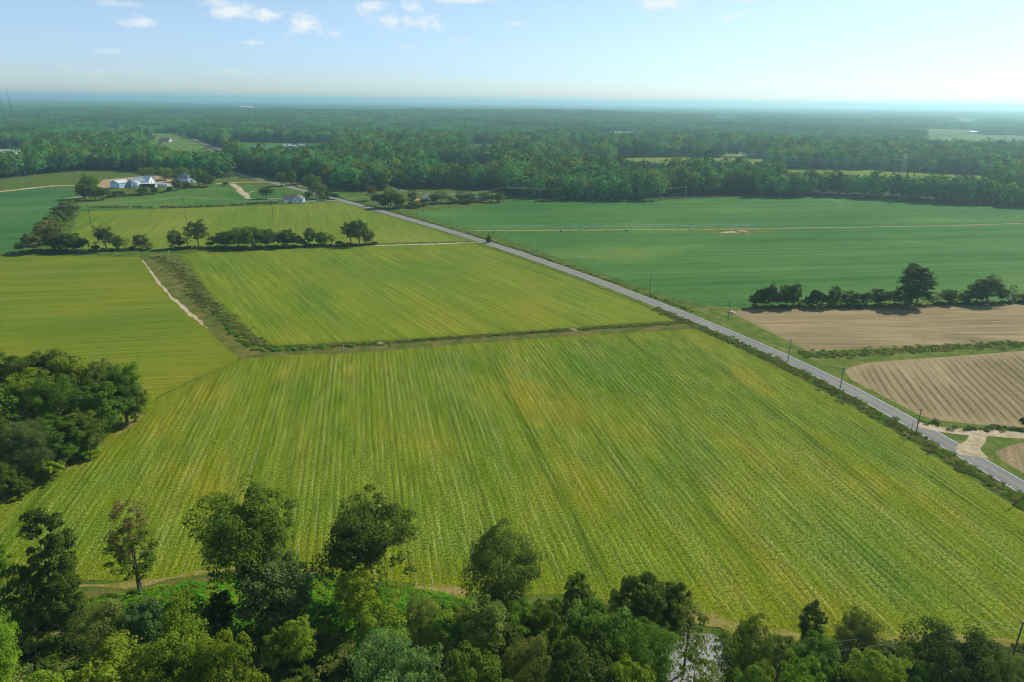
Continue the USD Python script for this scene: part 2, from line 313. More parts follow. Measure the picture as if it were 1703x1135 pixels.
M['soymid'] = mat_field('strip_soybean_field', (0.04, 0.115, 0.016), (0.09, 0.16, 0.025), (0.15, 0.2, 0.05), (0.15, 0.18, 0.05), straw_amt=0.3, row_amt=0.2, speck=0.15, period=9.0, streak=0.004, patch=70, seed=33.0)
M['bare'] = mat_field('bare_field', (0.20, 0.152, 0.072), (0.285, 0.22, 0.115), (0.36, 0.29, 0.165), (0.12, 0.105, 0.048), straw_amt=0.75, row_amt=0.6, speck=0.45, period=2.0, streak=0.010, patch=45, seed=41.0, soil_amt=0.55, soil_at=0.56, headland=5.0, edge_col=(0.20, 0.175, 0.075))
M['furrow'] = mat_field('furrowed_field', (0.20, 0.155, 0.078), (0.28, 0.22, 0.118), (0.055, 0.05, 0.022), (0.34, 0.27, 0.15), straw_amt=0.0, row_amt=0.25, wave_amt=1.5, speck=0.35, period=3.0, streak=0.006, patch=45, seed=43.0, soil_amt=0.8, bump=0.3, wdist=3.0, headland=9.0, edge_col=(0.29, 0.225, 0.115))
M['farpale'] = mat_field('far_pale_field', (0.07, 0.14, 0.02), (0.11, 0.17, 0.03), STRAW, (0.2, 0.2, 0.06), straw_amt=0.2, row_amt=0.1, speck=0.1, period=20.0, streak=0.003, patch=150, seed=51.0)

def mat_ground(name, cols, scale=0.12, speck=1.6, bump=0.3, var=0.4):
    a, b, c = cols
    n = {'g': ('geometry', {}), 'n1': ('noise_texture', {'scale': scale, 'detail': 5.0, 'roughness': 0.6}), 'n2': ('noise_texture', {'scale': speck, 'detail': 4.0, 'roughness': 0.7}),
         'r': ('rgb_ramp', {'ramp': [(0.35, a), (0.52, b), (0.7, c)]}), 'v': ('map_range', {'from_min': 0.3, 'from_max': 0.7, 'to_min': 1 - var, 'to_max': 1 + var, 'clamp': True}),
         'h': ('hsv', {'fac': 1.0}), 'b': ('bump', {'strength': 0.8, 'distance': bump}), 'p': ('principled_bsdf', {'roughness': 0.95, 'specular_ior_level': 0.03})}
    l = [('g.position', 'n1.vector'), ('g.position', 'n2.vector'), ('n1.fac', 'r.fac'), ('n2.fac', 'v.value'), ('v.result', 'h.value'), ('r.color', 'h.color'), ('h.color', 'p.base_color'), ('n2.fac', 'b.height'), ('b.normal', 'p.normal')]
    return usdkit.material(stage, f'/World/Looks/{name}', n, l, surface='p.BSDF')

M['ground'] = mat_ground('ground', ((0.05, 0.085, 0.012), (0.075, 0.12, 0.016), (0.13, 0.14, 0.03)))
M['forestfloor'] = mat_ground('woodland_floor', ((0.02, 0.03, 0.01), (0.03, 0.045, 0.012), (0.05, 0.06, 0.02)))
M['verge'] = mat_ground('verge_grass', ((0.06, 0.11, 0.014), (0.10, 0.14, 0.02), (0.19, 0.17, 0.06)), scale=0.2)
M['swale'] = mat_ground('swale_grass', ((0.06, 0.095, 0.012), (0.105, 0.115, 0.022), (0.17, 0.135, 0.05)), scale=0.14)
M['sand'] = mat_ground('sand', ((0.30, 0.245, 0.14), (0.40, 0.335, 0.22), (0.46, 0.40, 0.29)), scale=0.25, speck=2.5, bump=0.15)
M['dirt'] = mat_ground('dirt', ((0.26, 0.20, 0.10), (0.34, 0.265, 0.15), (0.2, 0.18, 0.06)), scale=0.2, speck=2.5, bump=0.15)
M['strawdirt'] = mat_ground('straw_and_soil', ((0.13, 0.145, 0.012), (0.19, 0.175, 0.04), (0.28, 0.22, 0.10)), scale=0.35, speck=1.6, bump=0.15)
M['gravel'] = mat_ground('gravel', ((0.24, 0.24, 0.225), (0.30, 0.305, 0.29), (0.19, 0.19, 0.15)), scale=0.3, speck=3.0, bump=0.1)
M['asphalt'] = mat_ground('asphalt', ((0.175, 0.18, 0.18), (0.195, 0.2, 0.198), (0.225, 0.228, 0.222)), scale=0.06, speck=1.5, bump=0.01, var=0.08)
M['linewhite'] = mat_plain('white_paint', (0.62, 0.62, 0.6), var=0.25, scale=1.2)
M['lineyellow'] = mat_plain('yellow_paint', (0.42, 0.34, 0.10), var=0.25, scale=1.2)
M['bark'] = mat_plain('bark', (0.12, 0.095, 0.07), var=0.35, scale=3.0, bump=0.05, rough=0.95)
M['pole'] = mat_plain('weathered_pole', (0.10, 0.08, 0.065), var=0.3, scale=3.0, rough=0.9)
M['palepole'] = mat_plain('pale_pole', (0.42, 0.42, 0.40), var=0.2, scale=3.0, rough=0.8)
M['wire'] = mat_plain('aluminium_wire', (0.62, 0.64, 0.66), rough=0.4, var=0.05, metallic=0.3)
M['steel'] = mat_plain('galvanised_steel', (0.55, 0.57, 0.58), rough=0.45, var=0.1, metallic=0.4)
M['rubber'] = mat_plain('rubber', (0.025, 0.025, 0.025), rough=0.8)
M['insul'] = mat_plain('porcelain', (0.6, 0.6, 0.6), rough=0.3)
M['metalwhite'] = mat_plain('white_sheet_metal', (0.46, 0.52, 0.56), rough=0.45, var=0.08, scale=0.6)
M['metalblue'] = mat_plain('pale_blue_sheet_metal', (0.34, 0.45, 0.52), rough=0.5, var=0.1, scale=0.6)
M['metaldark'] = mat_plain('dull_sheet_metal', (0.20, 0.25, 0.28), rough=0.6, var=0.15, scale=0.6)
M['roofgrey'] = mat_plain('grey_shingle', (0.17, 0.165, 0.16), rough=0.9, var=0.25, scale=1.5)
M['roofbrown'] = mat_plain('brown_shingle', (0.13, 0.09, 0.07), rough=0.9, var=0.25, scale=1.5)
M['siding'] = mat_plain('grey_siding', (0.42, 0.45, 0.47), rough=0.7, var=0.08)
M['sidingwhite'] = mat_plain('white_siding', (0.72, 0.72, 0.70), rough=0.7, var=0.06)
M['glass'] = usdkit.material(stage, '/World/Looks/window_glass', {'p': ('principled_bsdf', {'base_color': (0.03, 0.04, 0.05), 'roughness': 0.08})}, [], surface='p.BSDF')
M['darkdoor'] = mat_plain('dark_opening', (0.05, 0.045, 0.04), rough=0.8)
M['carpaint'] = mat_plain('car_paint', (0.65, 0.66, 0.68), rough=0.25, var=0.02, spec=0.5)
M['red'] = mat_plain('rust_red', (0.30, 0.10, 0.06), rough=0.7)
M['clay'] = mat_ground('clay_heap', ((0.42, 0.22, 0.12), (0.5, 0.28, 0.16), (0.55, 0.36, 0.24)), scale=0.4)

LEAF = {
    'green':  mat_leaf('leaf_green', (0.050, 0.085, 0.006), (0.105, 0.160, 0.010), (0.15, 0.19, 0.014)),
    'dark':   mat_leaf('leaf_dark', (0.036, 0.058, 0.006), (0.078, 0.112, 0.010), (0.11, 0.135, 0.014)),
    'yellow': mat_leaf('leaf_yellow_green', (0.105, 0.145, 0.008), (0.21, 0.245, 0.010), (0.32, 0.26, 0.016)),
    'olive':  mat_leaf('leaf_olive', (0.070, 0.092, 0.014), (0.14, 0.16, 0.024), (0.19, 0.17, 0.036)),
    'blue':   mat_leaf('leaf_blue_green', (0.058, 0.100, 0.022), (0.115, 0.175, 0.040), (0.15, 0.21, 0.055)),
    'bright': mat_leaf('leaf_bright', (0.095, 0.150, 0.008), (0.18, 0.235, 0.014), (0.23, 0.26, 0.018)),
    'brown':  mat_leaf('leaf_brown', (0.085, 0.075, 0.018), (0.125, 0.098, 0.026), (0.115, 0.125, 0.028)),
    'wood':   mat_leaf('leaf_woodland', (0.032, 0.090, 0.018), (0.080, 0.175, 0.034), (0.115, 0.22, 0.036), spread=0.45, gain=2.9, trans=0.3),
    'weed':   mat_leaf('leaf_weed', (0.079, 0.100, 0.020), (0.149, 0.165, 0.030), (0.263, 0.210, 0.078), spread=0.5),
    'grass':  mat_leaf('leaf_grass', (0.060, 0.100, 0.008), (0.12, 0.165, 0.014), (0.18, 0.18, 0.03), spread=0.35, trans=0.6),
    'straw':  mat_leaf('leaf_straw', (0.12, 0.11, 0.03), (0.19, 0.165, 0.06), (0.24, 0.20, 0.09), spread=0.3, gain=1.7, trans=0.6),
    'vine':   mat_leaf('leaf_vine', (0.060, 0.165, 0.006), (0.11, 0.26, 0.010), (0.158, 0.29, 0.014), spread=0.3),
}

# ------------------------------------------------------------------ trees: shapes
def leaves(cent, rad, nrm_c, n_each, lsize, rng, flat=0.75, up=0.35, rough=0.45):
    """Leaf quads spread over clumps: cent (k,3), rad (k,), about crown centre nrm_c."""
    k = len(cent)
    idx = np.repeat(np.arange(k), n_each)
    m = len(idx)
    d = rng.normal(size=(m, 3)); d /= np.linalg.norm(d, axis=1, keepdims=True)
    d[:, 2] = np.where(d[:, 2] < -0.3, -d[:, 2], d[:, 2])
    r = rad[idx] * (0.55 + 0.5 * rng.random(m) ** 0.7)
    p = cent[idx] + d * r[:, None] * np.array([1, 1, flat])
    out = p - nrm_c; out /= np.linalg.norm(out, axis=1, keepdims=True) + 1e-9
    nn = d * 0.6 + out * 0.35 + np.array([0, 0, up]) + rng.normal(size=(m, 3)) * rough
    nn /= np.linalg.norm(nn, axis=1, keepdims=True)
    t = np.cross(nn, rng.normal(size=(m, 3))); t /= np.linalg.norm(t, axis=1, keepdims=True)
    b = np.cross(nn, t)
    L = lsize * (0.7 + 0.7 * rng.random(m))[:, None]
    bend = nn * L * 0.18
    v = np.stack([p - t * L * 0.5 - bend, p + b * L * 0.36, p + t * L * 0.5 - bend, p - b * L * 0.36], 1).reshape(-1, 3)
    q = np.arange(m)[:, None] * 4
    f = np.vstack([q + [0, 1, 3], q + [1, 2, 3]])
    return v, f

def tree_shape(seed, h=20.0, w=14.0, lobes=9, clumps=70, n_each=150, lsize=0.42, base=0.22, kind='round', trunk_r=0.45, rough=0.45, lumpy=1.5, up=0.35):
    """(crown, trunk) of a tree h tall and w wide."""
    rng = np.random.default_rng(seed)
    zc, rz, rx = h * (base + 1) / 2, h * (1 - base) / 2, w / 2
    L = []
    if kind == 'tall':
        for i in range(lobes):
            t = (i + 0.5) / lobes; a = rng.random() * 6.28; rr = rx * (0.45 - 0.2 * abs(t - .35))
            L.append((rr * math.cos(a), rr * math.sin(a), h * (base + (0.93 - base) * t), rx * (0.62 - 0.28 * t) * (0.8 + .4 * rng.random())))
    elif kind == 'bush':
        for i in range(lobes):
            a = i * 2.4 + rng.random(); rr = rx * 0.62 * math.sqrt((i + .5) / lobes)
            L.append((rr * math.cos(a), rr * math.sin(a), h * (0.42 + 0.25 * rng.random()) * (1 - 0.35 * rr / rx), rx * 0.42 * (0.8 + .5 * rng.random())))
    elif kind == 'cedar':
        for i in range(lobes):
            t = (i + 0.5) / lobes; a = i * 2.4; rr = rx * 0.3 * (1 - t)
            L.append((rr * math.cos(a), rr * math.sin(a), h * (0.08 + 0.88 * t), rx * (0.85 - 0.65 * t)))
    else:
        for i in range(lobes):
            ph = i * 2.39996 + rng.random() * 0.7
            cz = 1 - 1.75 * (i + 0.5) / lobes
            cz = np.clip(cz + rng.normal() * 0.12, -0.75, 0.95); sr = math.sqrt(max(0, 1 - cz * cz))
            k = 0.58 + 0.14 * rng.normal()
            wide = 1.0 if kind == 'round' else 1.15
            L.append((rx * k * sr * math.cos(ph) * wide, rx * k * sr * math.sin(ph) * wide, zc + rz * (0.62 if kind == 'round' else 0.55) * cz + rng.normal() * 0.04 * h, min(rx, rz) * (0.40 + 0.16 * rng.random())))
        L.append((0, 0, zc, min(rx, rz) * 0.5))
    L = np.array(L)
    share = L[:, 3] ** 2; share = share / share.sum()
    if kind in ('round', 'oak', 'tall'):
        # clumps over a lumpy crown, most of them near its outside, some hanging low
        d = rng.normal(size=(clumps, 3)); d /= np.linalg.norm(d, axis=1, keepdims=True)
        if kind == 'oak': d[:, 2] = np.where((d[:, 2] < -0.5) & (rng.random(clumps) < 0.6), -d[:, 2], d[:, 2])
        if kind != 'oak': lumpy = min(lumpy, 1.05)
        lump = np.clip(0.80 + lumpy * (meshkit.fbm(d * 1.9 + seed * 3.1, 3, seed) - 0.5), 0.35, 1.25)
        gap = meshkit.noise(d * 2.6 + seed, seed + 2)
        rr = (0.42 + 0.58 * rng.random(clumps) ** 0.45) * lump
        cent = np.array([0, 0, zc]) + d * rr[:, None] * np.array([rx, rx, rz])
        cent[:, :2] *= (1 + (0.10 if kind == 'oak' else 0.0) * d[:, 2:3])
        rad = min(rx, rz) * (0.11 + 0.15 * rng.random(clumps))
        keep = ~((gap > 0.66) & (rng.random(clumps) < 0.8))
        cent, rad = cent[keep], rad[keep]
        near = np.argsort(-np.linalg.norm(cent[:, :2], axis=1))[:24:3]
        L = np.column_stack([cent[near], rad[near]])
    else:
        cl = rng.choice(len(L), clumps, p=share)
        d = rng.normal(size=(clumps, 3)); d /= np.linalg.norm(d, axis=1, keepdims=True)
        d[:, 2] = np.where(d[:, 2] < -0.45, -d[:, 2], d[:, 2])
        squash = np.array([1, 1, 0.85 if kind not in ('tall', 'cedar') else 1.25])
        cent = L[cl, :3] + d * (L[cl, 3] * (0.55 + 0.55 * rng.random(clumps)))[:, None] * squash
        rad = L[cl, 3] * (0.26 + 0.2 * rng.random(clumps))
    cent[:, 2] = np.maximum(cent[:, 2], h * 0.06)
    crown = leaves(cent, rad, np.array([0, 0, zc - rz * 0.3]), n_each, lsize, rng, rough=rough, up=up)
    v = crown[0]; lo, hi = np.percentile(v, 0.3, 0), np.percentile(v, 99.7, 0)
    v[:, :2] *= w / max(hi[0] - lo[0], hi[1] - lo[1])
    v[:, 2] = np.where(v[:, 2] > 0.3 * h, 0.3 * h + (v[:, 2] - 0.3 * h) * (0.7 * h) / (hi[2] - 0.3 * h), np.maximum(v[:, 2], 0.03 * h))
    parts = []
    lean = rng.normal(size=2) * 0.02 * h
    fork = h * (base + 0.12)
    tops = np.array([lean[0], lean[1], fork])
    parts.append(tube((0, 0, -0.3), tops, trunk_r * 1.25, trunk_r * 0.8, 9))
    parts.append(tube(tops, (lean[0] * 1.5, lean[1] * 1.5, h * 0.82), trunk_r * 0.75, trunk_r * 0.15, 7))
    for lo_ in L[:10]:
        e = lo_[:3] * np.array([0.9, 0.9, 1.0]); s = tops + (np.array([lean[0] * 1.5, lean[1] * 1.5, h * 0.82]) - tops) * rng.random() * 0.5
        if np.linalg.norm(e - s) < 0.5: continue
        mid = (s + e) / 2 + np.array([0, 0, -0.06 * h * rng.random()])
        parts.append(tube(s, mid, trunk_r * 0.42, trunk_r * 0.26, 6)); parts.append(tube(mid, e, trunk_r * 0.26, trunk_r * 0.08, 5))
    return crown, join(parts)

KINDS_ROOT = stage.CreateClassPrim('/World/plant_kinds')
KIND = {}
def kind_def(key, shape, leaf, hw, names=('crown', 'trunk')):
    """A class prim with the parts of one kind of plant."""
    crown, trunk = shape
    x = UsdGeom.Xform.Define(stage, f'/World/plant_kinds/{key}')
    usdkit.mesh(stage, f'/World/plant_kinds/{key}/{names[0]}', crown, LEAF[leaf])
    usdkit.mesh(stage, f'/World/plant_kinds/{key}/{names[1]}', trunk, M['bark'], smooth=50)
    KIND[key] = hw

SH = {
    'oak1': (tree_shape(11, 20, 18, 11, 260, 75, 0.44, 0.12, 'oak', 0.5), (20, 18)),
    'oak2': (tree_shape(12, 20, 17, 9, 230, 75, 0.44, 0.14, 'oak', 0.5), (20, 17)),
    'round1': (tree_shape(13, 18, 12, 9, 210, 75, 0.40, 0.06, 'round', 0.35), (18, 12)),
    'round2': (tree_shape(14, 18, 12, 8, 200, 75, 0.40, 0.05, 'round', 0.35), (18, 12)),
    'fine1': (tree_shape(15, 18, 13, 12, 260, 75, 0.29, 0.06, 'round', 0.35), (18, 13)),
    'tall1': (tree_shape(16, 22, 10, 9, 170, 85, 0.40, 0.06, 'tall', 0.35), (22, 10)),
    'tall2': (tree_shape(17, 22, 9, 8, 150, 85, 0.38, 0.08, 'tall', 0.32), (22, 9)),
    'thin1': (tree_shape(18, 16, 8, 8, 90, 34, 0.34, 0.12, 'oak', 0.22), (16, 8)),
    'bush1': (tree_shape(19, 5, 7, 9, 120, 75, 0.26, 0.0, 'bush', 0.12), (5, 7)),
    'bush2': (tree_shape(20, 5, 6, 7, 100, 75, 0.26, 0.0, 'bush', 0.12), (5, 6)),
    'cedar1': (tree_shape(21, 9, 4, 9, 90, 90, 0.25, 0.05, 'cedar', 0.18), (9, 4)),
}
def want(shape, leaf):
    key = f'{shape}_{leaf}'
    plain = {'oak': 'spreading_tree', 'round': 'round_tree', 'fine': 'fine_leaved_tree', 'tall': 'tall_tree', 'thin': 'thin_tree', 'bush': 'bush', 'cedar': 'cedar'}[shape[:-1]] + '_' + leaf + '_' + {'1': 'first', '2': 'second'}[shape[-1]]
    if key not in KIND:
        kind_def(plain, SH[shape][0], leaf, SH[shape][1], ('foliage', 'stem') if shape.startswith('bush') else ('crown', 'trunk'))
        KIND[key] = (plain, SH[shape][1])
    return KIND[key]

def plant(g, h, w, shape, leaf, label, group=None, name=None, cat=None):
    plain, (h0, w0) = want(shape, leaf)
    rot = RNG.random() * 6.28
    bush = shape.startswith('bush')
    n = name or ('bush' if bush else 'cedar_tree' if shape.startswith('cedar') else 'broadleaf_tree')
    x = thing(n, label, cat or ('bush' if bush else 'tree'), (g[0], g[1], g[2] - 0.05), rot, group, (w / w0 * (0.95 + .1 * RNG.random()), w / w0 * (0.95 + .1 * RNG.random()), h / h0))
    x.GetPrim().GetReferences().AddInternalReference(f'/World/plant_kinds/{plain}')
    x.GetPrim().SetInstanceable(True)
    return x

def T(px, top, base, w, shape, leaf, label, group=None, **kw):
    """A plant from its place in the photograph: base pixel, top row and crown width."""
    g = G(px, base)
    return plant(g, max(0.8, top_height(g, top)), w * depth(g) / FPX, shape, leaf, label, group, **kw)

ORD = 'first second third fourth fifth sixth seventh eighth ninth tenth eleventh twelfth thirteenth fourteenth fifteenth sixteenth seventeenth eighteenth nineteenth twentieth'.split() + ['twenty-' + o for o in 'first second third fourth fifth sixth seventh eighth ninth'.split()] + ['thirtieth'] + ['thirty-' + o for o in 'first second third fourth fifth sixth seventh eighth ninth'.split()]

def instancer(name, protos, pts, idx, rotz, scale, label, cat, kind='stuff'):
    """protos: list of (leaf mesh, leaf material, trunk mesh or None)."""
    path = numbered(name)
    pi = UsdGeom.PointInstancer.Define(stage, path)
    targets = []
    UsdGeom.Scope.Define(stage, path + '/prototypes')
    for i, (cm, lm, tm) in enumerate(protos):
        b = f'{path}/prototypes/plant' + (f'_{i:03d}' if i else '')
        UsdGeom.Xform.Define(stage, b)
        usdkit.mesh(stage, b + '/crown', cm, lm)
        if tm is not None: usdkit.mesh(stage, b + '/trunk', tm, M['bark'])
        targets.append(b)
    pi.CreatePrototypesRel().SetTargets([Sdf.Path(t) for t in targets])
    pi.CreateProtoIndicesAttr(Vt.IntArray.FromNumpy(np.asarray(idx, np.int32)))
    pi.CreatePositionsAttr(Vt.Vec3fArray.FromNumpy(np.asarray(pts, np.float32)))
    q = np.zeros((len(pts), 4), np.float32); q[:, 2] = np.sin(rotz / 2); q[:, 3] = np.cos(rotz / 2)
    pi.CreateOrientationsAttr(Vt.QuathArray([Gf.Quath(float(a[3]), 0.0, 0.0, float(a[2])) for a in q]))
    pi.CreateScalesAttr(Vt.Vec3fArray.FromNumpy(np.asarray(scale, np.float32)))
    tag(pi, label, cat, None, kind)
    return pi

# ------------------------------------------------------------------ the ground
def build_ground():
    rr = np.concatenate([[0, 60, 150, 300, 500, 800, 1100, 1400, 1700], np.geomspace(1800, 42000, 84)])
    na = 240
    a = np.arange(na) / na * 2 * np.pi
    X = rr[:, None] * np.sin(a); Y = rr[:, None] * np.cos(a)
    V = np.stack([X, Y, hz(X, Y)], -1).reshape(-1, 3)
    f = []
    for i in range(len(rr) - 1):
        j = np.arange(na); k = (j + 1) % na
        f.append(np.stack([i * na + j, i * na + k, (i + 1) * na + k, (i + 1) * na + j], 1)[:, ::-1])
    F = np.vstack(f)
    F = np.vstack([F[:, [0, 1, 2]], F[:, [0, 2, 3]]])
    ar = np.linalg.norm(np.cross(V[F[:, 1]] - V[F[:, 0]], V[F[:, 2]] - V[F[:, 0]]), axis=1)
    F = F[ar > 1e-6]
    nz = np.cross(V[F[:, 1]] - V[F[:, 0]], V[F[:, 2]] - V[F[:, 0]])[:, 2]
    F[nz < 0] = F[nz < 0][:, ::-1]
    tag(obj('ground', (V, F), M['ground']), 'grassy farmland ground reaching to the horizon', None, None, 'structure')
build_ground()

# the road's centre line in the photograph
ROAD = [(480, 312), (562, 331), (620, 347), (690, 367), (757, 387.5), (805, 403.5), (880, 429), (950, 455), (1020, 479), (1090, 504), (1150, 525.5), (1200, 546), (1260, 573), (1320, 602), (1380, 635), (1425, 658), (1518, 705), (1585, 744), (1669, 792), (1760, 846)]
rp = np.array(GP(ROAD))
rl = LineString(rp)
s = np.linspace(0, rl.length, 200)
from scipy.interpolate import UnivariateSpline
sp = np.array([rl.project(Point(*p)) for p in rp])
wts = np.array([1 / (1 + np.hypot(*p) / 200) for p in rp])
fx, fy = UnivariateSpline(sp, rp[:, 0], w=wts * 3, k=3, s=len(rp) * 1.5), UnivariateSpline(sp, rp[:, 1], w=wts * 3, k=3, s=len(rp) * 1.5)
s = np.linspace(0, sp[-1], 240)
RC = np.column_stack([fx(s), fy(s)])
e0, e1 = RC[0] - RC[1], RC[-1] - RC[-2]
RC = np.vstack([RC[0] + e0 / np.linalg.norm(e0) * 250, RC, RC[-1] + e1 / np.linalg.norm(e1) * 160])
roadline = LineString(RC)
def strip(off, w): return roadline.parallel_offset(abs(off), 'left' if off > 0 else 'right').buffer(w / 2, cap_style=2) if off else roadline.buffer(w / 2, cap_style=2)
sheet('road_verge', roadline.buffer(7.5, cap_style=2), M['verge'], 0.06, 12, label='grass verges along both sides of the road', kind='structure')
sheet('road', strip(0, 7.4), M['asphalt'], 0.10, 10, label='grey two-lane country road running between the fields', kind='structure')
for off in (3.35, -3.35):
    sheet('road_edge_line', strip(off, 0.22), M['linewhite'], 0.125, 10, label='worn white edge line painted along the road', kind='structure')
for off in (0.17, -0.17):
    sheet('road_centre_line', strip(off, 0.13), M['lineyellow'], 0.125, 10, label='yellow centre line painted along the road', kind='structure')

# ------------------------------------------------------------------ fields
def F1uv(V):
    x, y = V[:, 0], V[:, 1]
    sl = -0.215 + 0.0006 * (x - 0)
    u = x + 0.215 * y - 0.0004 * np.maximum(x, 0) * np.maximum(y - 120, 0) 
    return np.column_stack([u * 0.97, y - 0.2 * x])
P = lambda pts: Polygon(GP(pts)).buffer(0)
def smooth_poly(p, r=3.0): return p.buffer(-r).buffer(2 * r).buffer(-r)
vg = roadline.buffer(10.5, cap_style=2)
front = P([(402, 598), (480, 590), (560, 588), (640, 583), (700, 577), (800, 570), (900, 562), (1000, 556), (1130, 548), (1190, 548), (1260, 585), (1340, 636), (1480, 712), (1600, 780), (1703, 838), (1850, 915), (1850, 1075), (1703, 1075), (1600, 1066), (1480, 1068), (1400, 1066), (1300, 1062), (1180, 1040), (1080, 1012), (960, 988), (860, 990), (760, 985), (690, 972), (560, 952), (400, 950), (300, 962), (200, 966), (140, 965), (-60, 975), (-160, 930), (0, 826), (60, 797), (130, 757), (200, 711), (232, 690), (262, 663), (330, 630)]).difference(vg)
front = smooth_poly(front, 4)
sheet('crop_field', front, M['front'], 0.03, 9, uvf=F1uv, headland=True, label='large foreground crop field with straw rows running away from the camera', kind='structure')
def front_rows():
    """The crop rows of the front field as real ridges."""
    per = 1.75; du, dv = per / 4, 2.2
    u0, u1 = -165.0, 260.0
    U, Vv = np.meshgrid(np.arange(u0, u1, du), np.arange(95, 335, dv), indexing='ij')
    y = Vv.copy(); x = np.zeros_like(U)
    for _ in range(12):
        x = (U / 0.97) - 0.215 * y + 0.0004 * np.maximum(x, 0) * np.maximum(y - 120, 0)
    inside = shapely.contains_xy(front, x.ravel(), y.ravel()).reshape(x.shape)
    px, py, c = proj(x, y, 0 * x)
    inside &= (px > -90) & (px < PW + 90) & (py < PH + 60)
    bd = shapely.segmentize(front, 1.5).boundary
    e = cKDTree(np.vstack([np.array(q.coords) for q in getattr(bd, 'geoms', [bd])])).query(np.column_stack([x.ravel(), y.ravel()]))[0].reshape(x.shape)
    n1 = meshkit.noise(np.stack([U / per * 0.5, Vv / 9, 0 * U], -1), 2); n2 = meshkit.noise(np.stack([U * 1.3, Vv * 0.6, 0 * U], -1), 3); n3 = meshkit.fbm(np.stack([U / 30, Vv / 45, 0 * U], -1), 3, 8)
    h = (0.5 + 0.5 * np.cos(U / per * 2 * np.pi)) * 0.16 * (0.1 + 1.3 * n1) + 0.16 * n2 * n3 * 1.6
    h *= np.clip((e - 2) / 8, 0, 1)
    Z = np.where(inside, 0.035 + h, 0.0)
    ni, nj = U.shape; idx = np.arange(ni * nj).reshape(ni, nj)
    ok = inside[:-1, :-1] & inside[1:, :-1] & inside[:-1, 1:] & inside[1:, 1:]
    a, b, c_, d = idx[:-1, :-1][ok], idx[1:, :-1][ok], idx[1:, 1:][ok], idx[:-1, 1:][ok]
    F = np.vstack([np.column_stack([a, b, c_]), np.column_stack([a, c_, d])])
    V = np.column_stack([x.ravel(), y.ravel(), Z.ravel()])
    keep = np.unique(F); mp = np.full(ni * nj, -1); mp[keep] = np.arange(len(keep))
    V, F = V[keep], mp[F]; ee = e.ravel()[keep]
    m = obj('crop_rows', (V, F), M['front'], smooth=True, uv=F1uv(V))
    UsdGeom.PrimvarsAPI(m).CreatePrimvar('edge', Sdf.ValueTypeNames.FloatArray, 'vertex').Set(Vt.FloatArray.FromNumpy(ee.astype(np.float32)))
    tag(m, 'low straw-tipped crop rows covering the large foreground field', 'crop', None, 'stuff')
front_rows()
left = P([(-200, 432), (0, 426), (120, 426), (232, 428), (241, 441), (262, 468), (290, 500), (318, 526), (345, 548), (372, 575), (394, 592), (396, 600), (330, 628), (262, 660), (240, 690), (200, 711), (0, 826), (-200, 940), (-500, 700)])
sheet('crop_field', smooth_poly(left, 2), M['left'], 0.025, 22, rows=5.5, headland=True, label='yellow-green field at the left with rows running across', kind='structure')
middle = P([(296, 424), (330, 419), (420, 417), (560, 411), (700, 406), (796, 404), (880, 433), (950, 458), (1050, 495), (1130, 526), (1120, 534), (1000, 541), (900, 549), (800, 556), (640, 566), (520, 572), (455, 575), (428, 560), (390, 535), (355, 498), (330, 462), (310, 438)]).difference(roadline.buffer(9, cap_style=2))
sheet('crop_field', smooth_poly(middle, 3), M['middle'], 0.03, 18, rows=-0.62, headland=True, label='middle yellow-green field between the ditch and the hedgerow', kind='structure')
back = P([(118, 388), (128, 362), (136, 352), (300, 347), (480, 341), (575, 335), (625, 351), (690, 372), (740, 389), (780, 401), (700, 402.5), (625, 405), (500, 409), (300, 414), (110, 416)]).difference(roadline.buffer(8, cap_style=2))
sheet('crop_field', back, M['back'], 0.03, 15, rows=-0.3, label='light green field behind the hedgerow with tall poles standing in it', kind='structure')
soyl = P([(-300, 330), (0, 322), (60, 314), (112, 314), (132, 327), (128, 336), (105, 352), (85, 372), (60, 398), (38, 417), (0, 422), (-300, 428)])
sheet('soybean_field', soyl, M['soyleft'], 0.03, 20, rows=3.0, label='dark blue-green soybean field at the left edge', kind='structure')
soym = P([(128, 340), (150, 335), (230, 326), (310, 314), (345, 309), (405, 309), (418, 318), (425, 330), (440, 336), (300, 344.5), (135, 350)])
sheet('soybean_field', soym, M['soymid'], 0.03, 20, rows=4.0, label='striped green soybean strip in front of the farm buildings', kind='structure')
lawn = P([(405, 308), (470, 309), (520, 312), (560, 320), (600, 332), (575, 334), (480, 339), (430, 334), (416, 318)])
sheet('meadow', lawn, M['soymid'], 0.045, 20, rows=4.0, label='green meadow round the house by the road', kind='structure')
soyr = P([(690, 352), (740, 348), (800, 343), (832, 339), (845, 333), (862, 327), (905, 331), (960, 333), (1100, 332), (1250, 328), (1400, 326), (1480, 330), (1550, 336), (1703, 344), (1950, 356), (1950, 520), (1703, 502), (1600, 500), (1450, 500), (1262, 508), (1225, 512), (1170, 508), (1110, 492), (1000, 455), (870, 408), (820, 391), (765, 378), (700, 360)])
sheet('soybean_field', soyr.difference(roadline.buffer(8.5, cap_style=2)), M['soy'], 0.035, 20, rows=6.0, label='large blue-green soybean field right of the road', kind='structure')
bare1 = P([(1222, 518), (1262, 513), (1400, 511), (1500, 508), (1703, 505), (1900, 505), (1900, 570), (1703, 571), (1600, 574), (1500, 578), (1400, 582), (1345, 585), (1312, 569), (1262, 544), (1226, 526), (1212, 519)]).difference(roadline.buffer(6, cap_style=2))
sheet('bare_field', smooth_poly(bare1, 1.5), M['bare'], 0.03, 8, rows=14.0, headland=True, label='bare brown field beside the road with furrows running across', kind='structure')
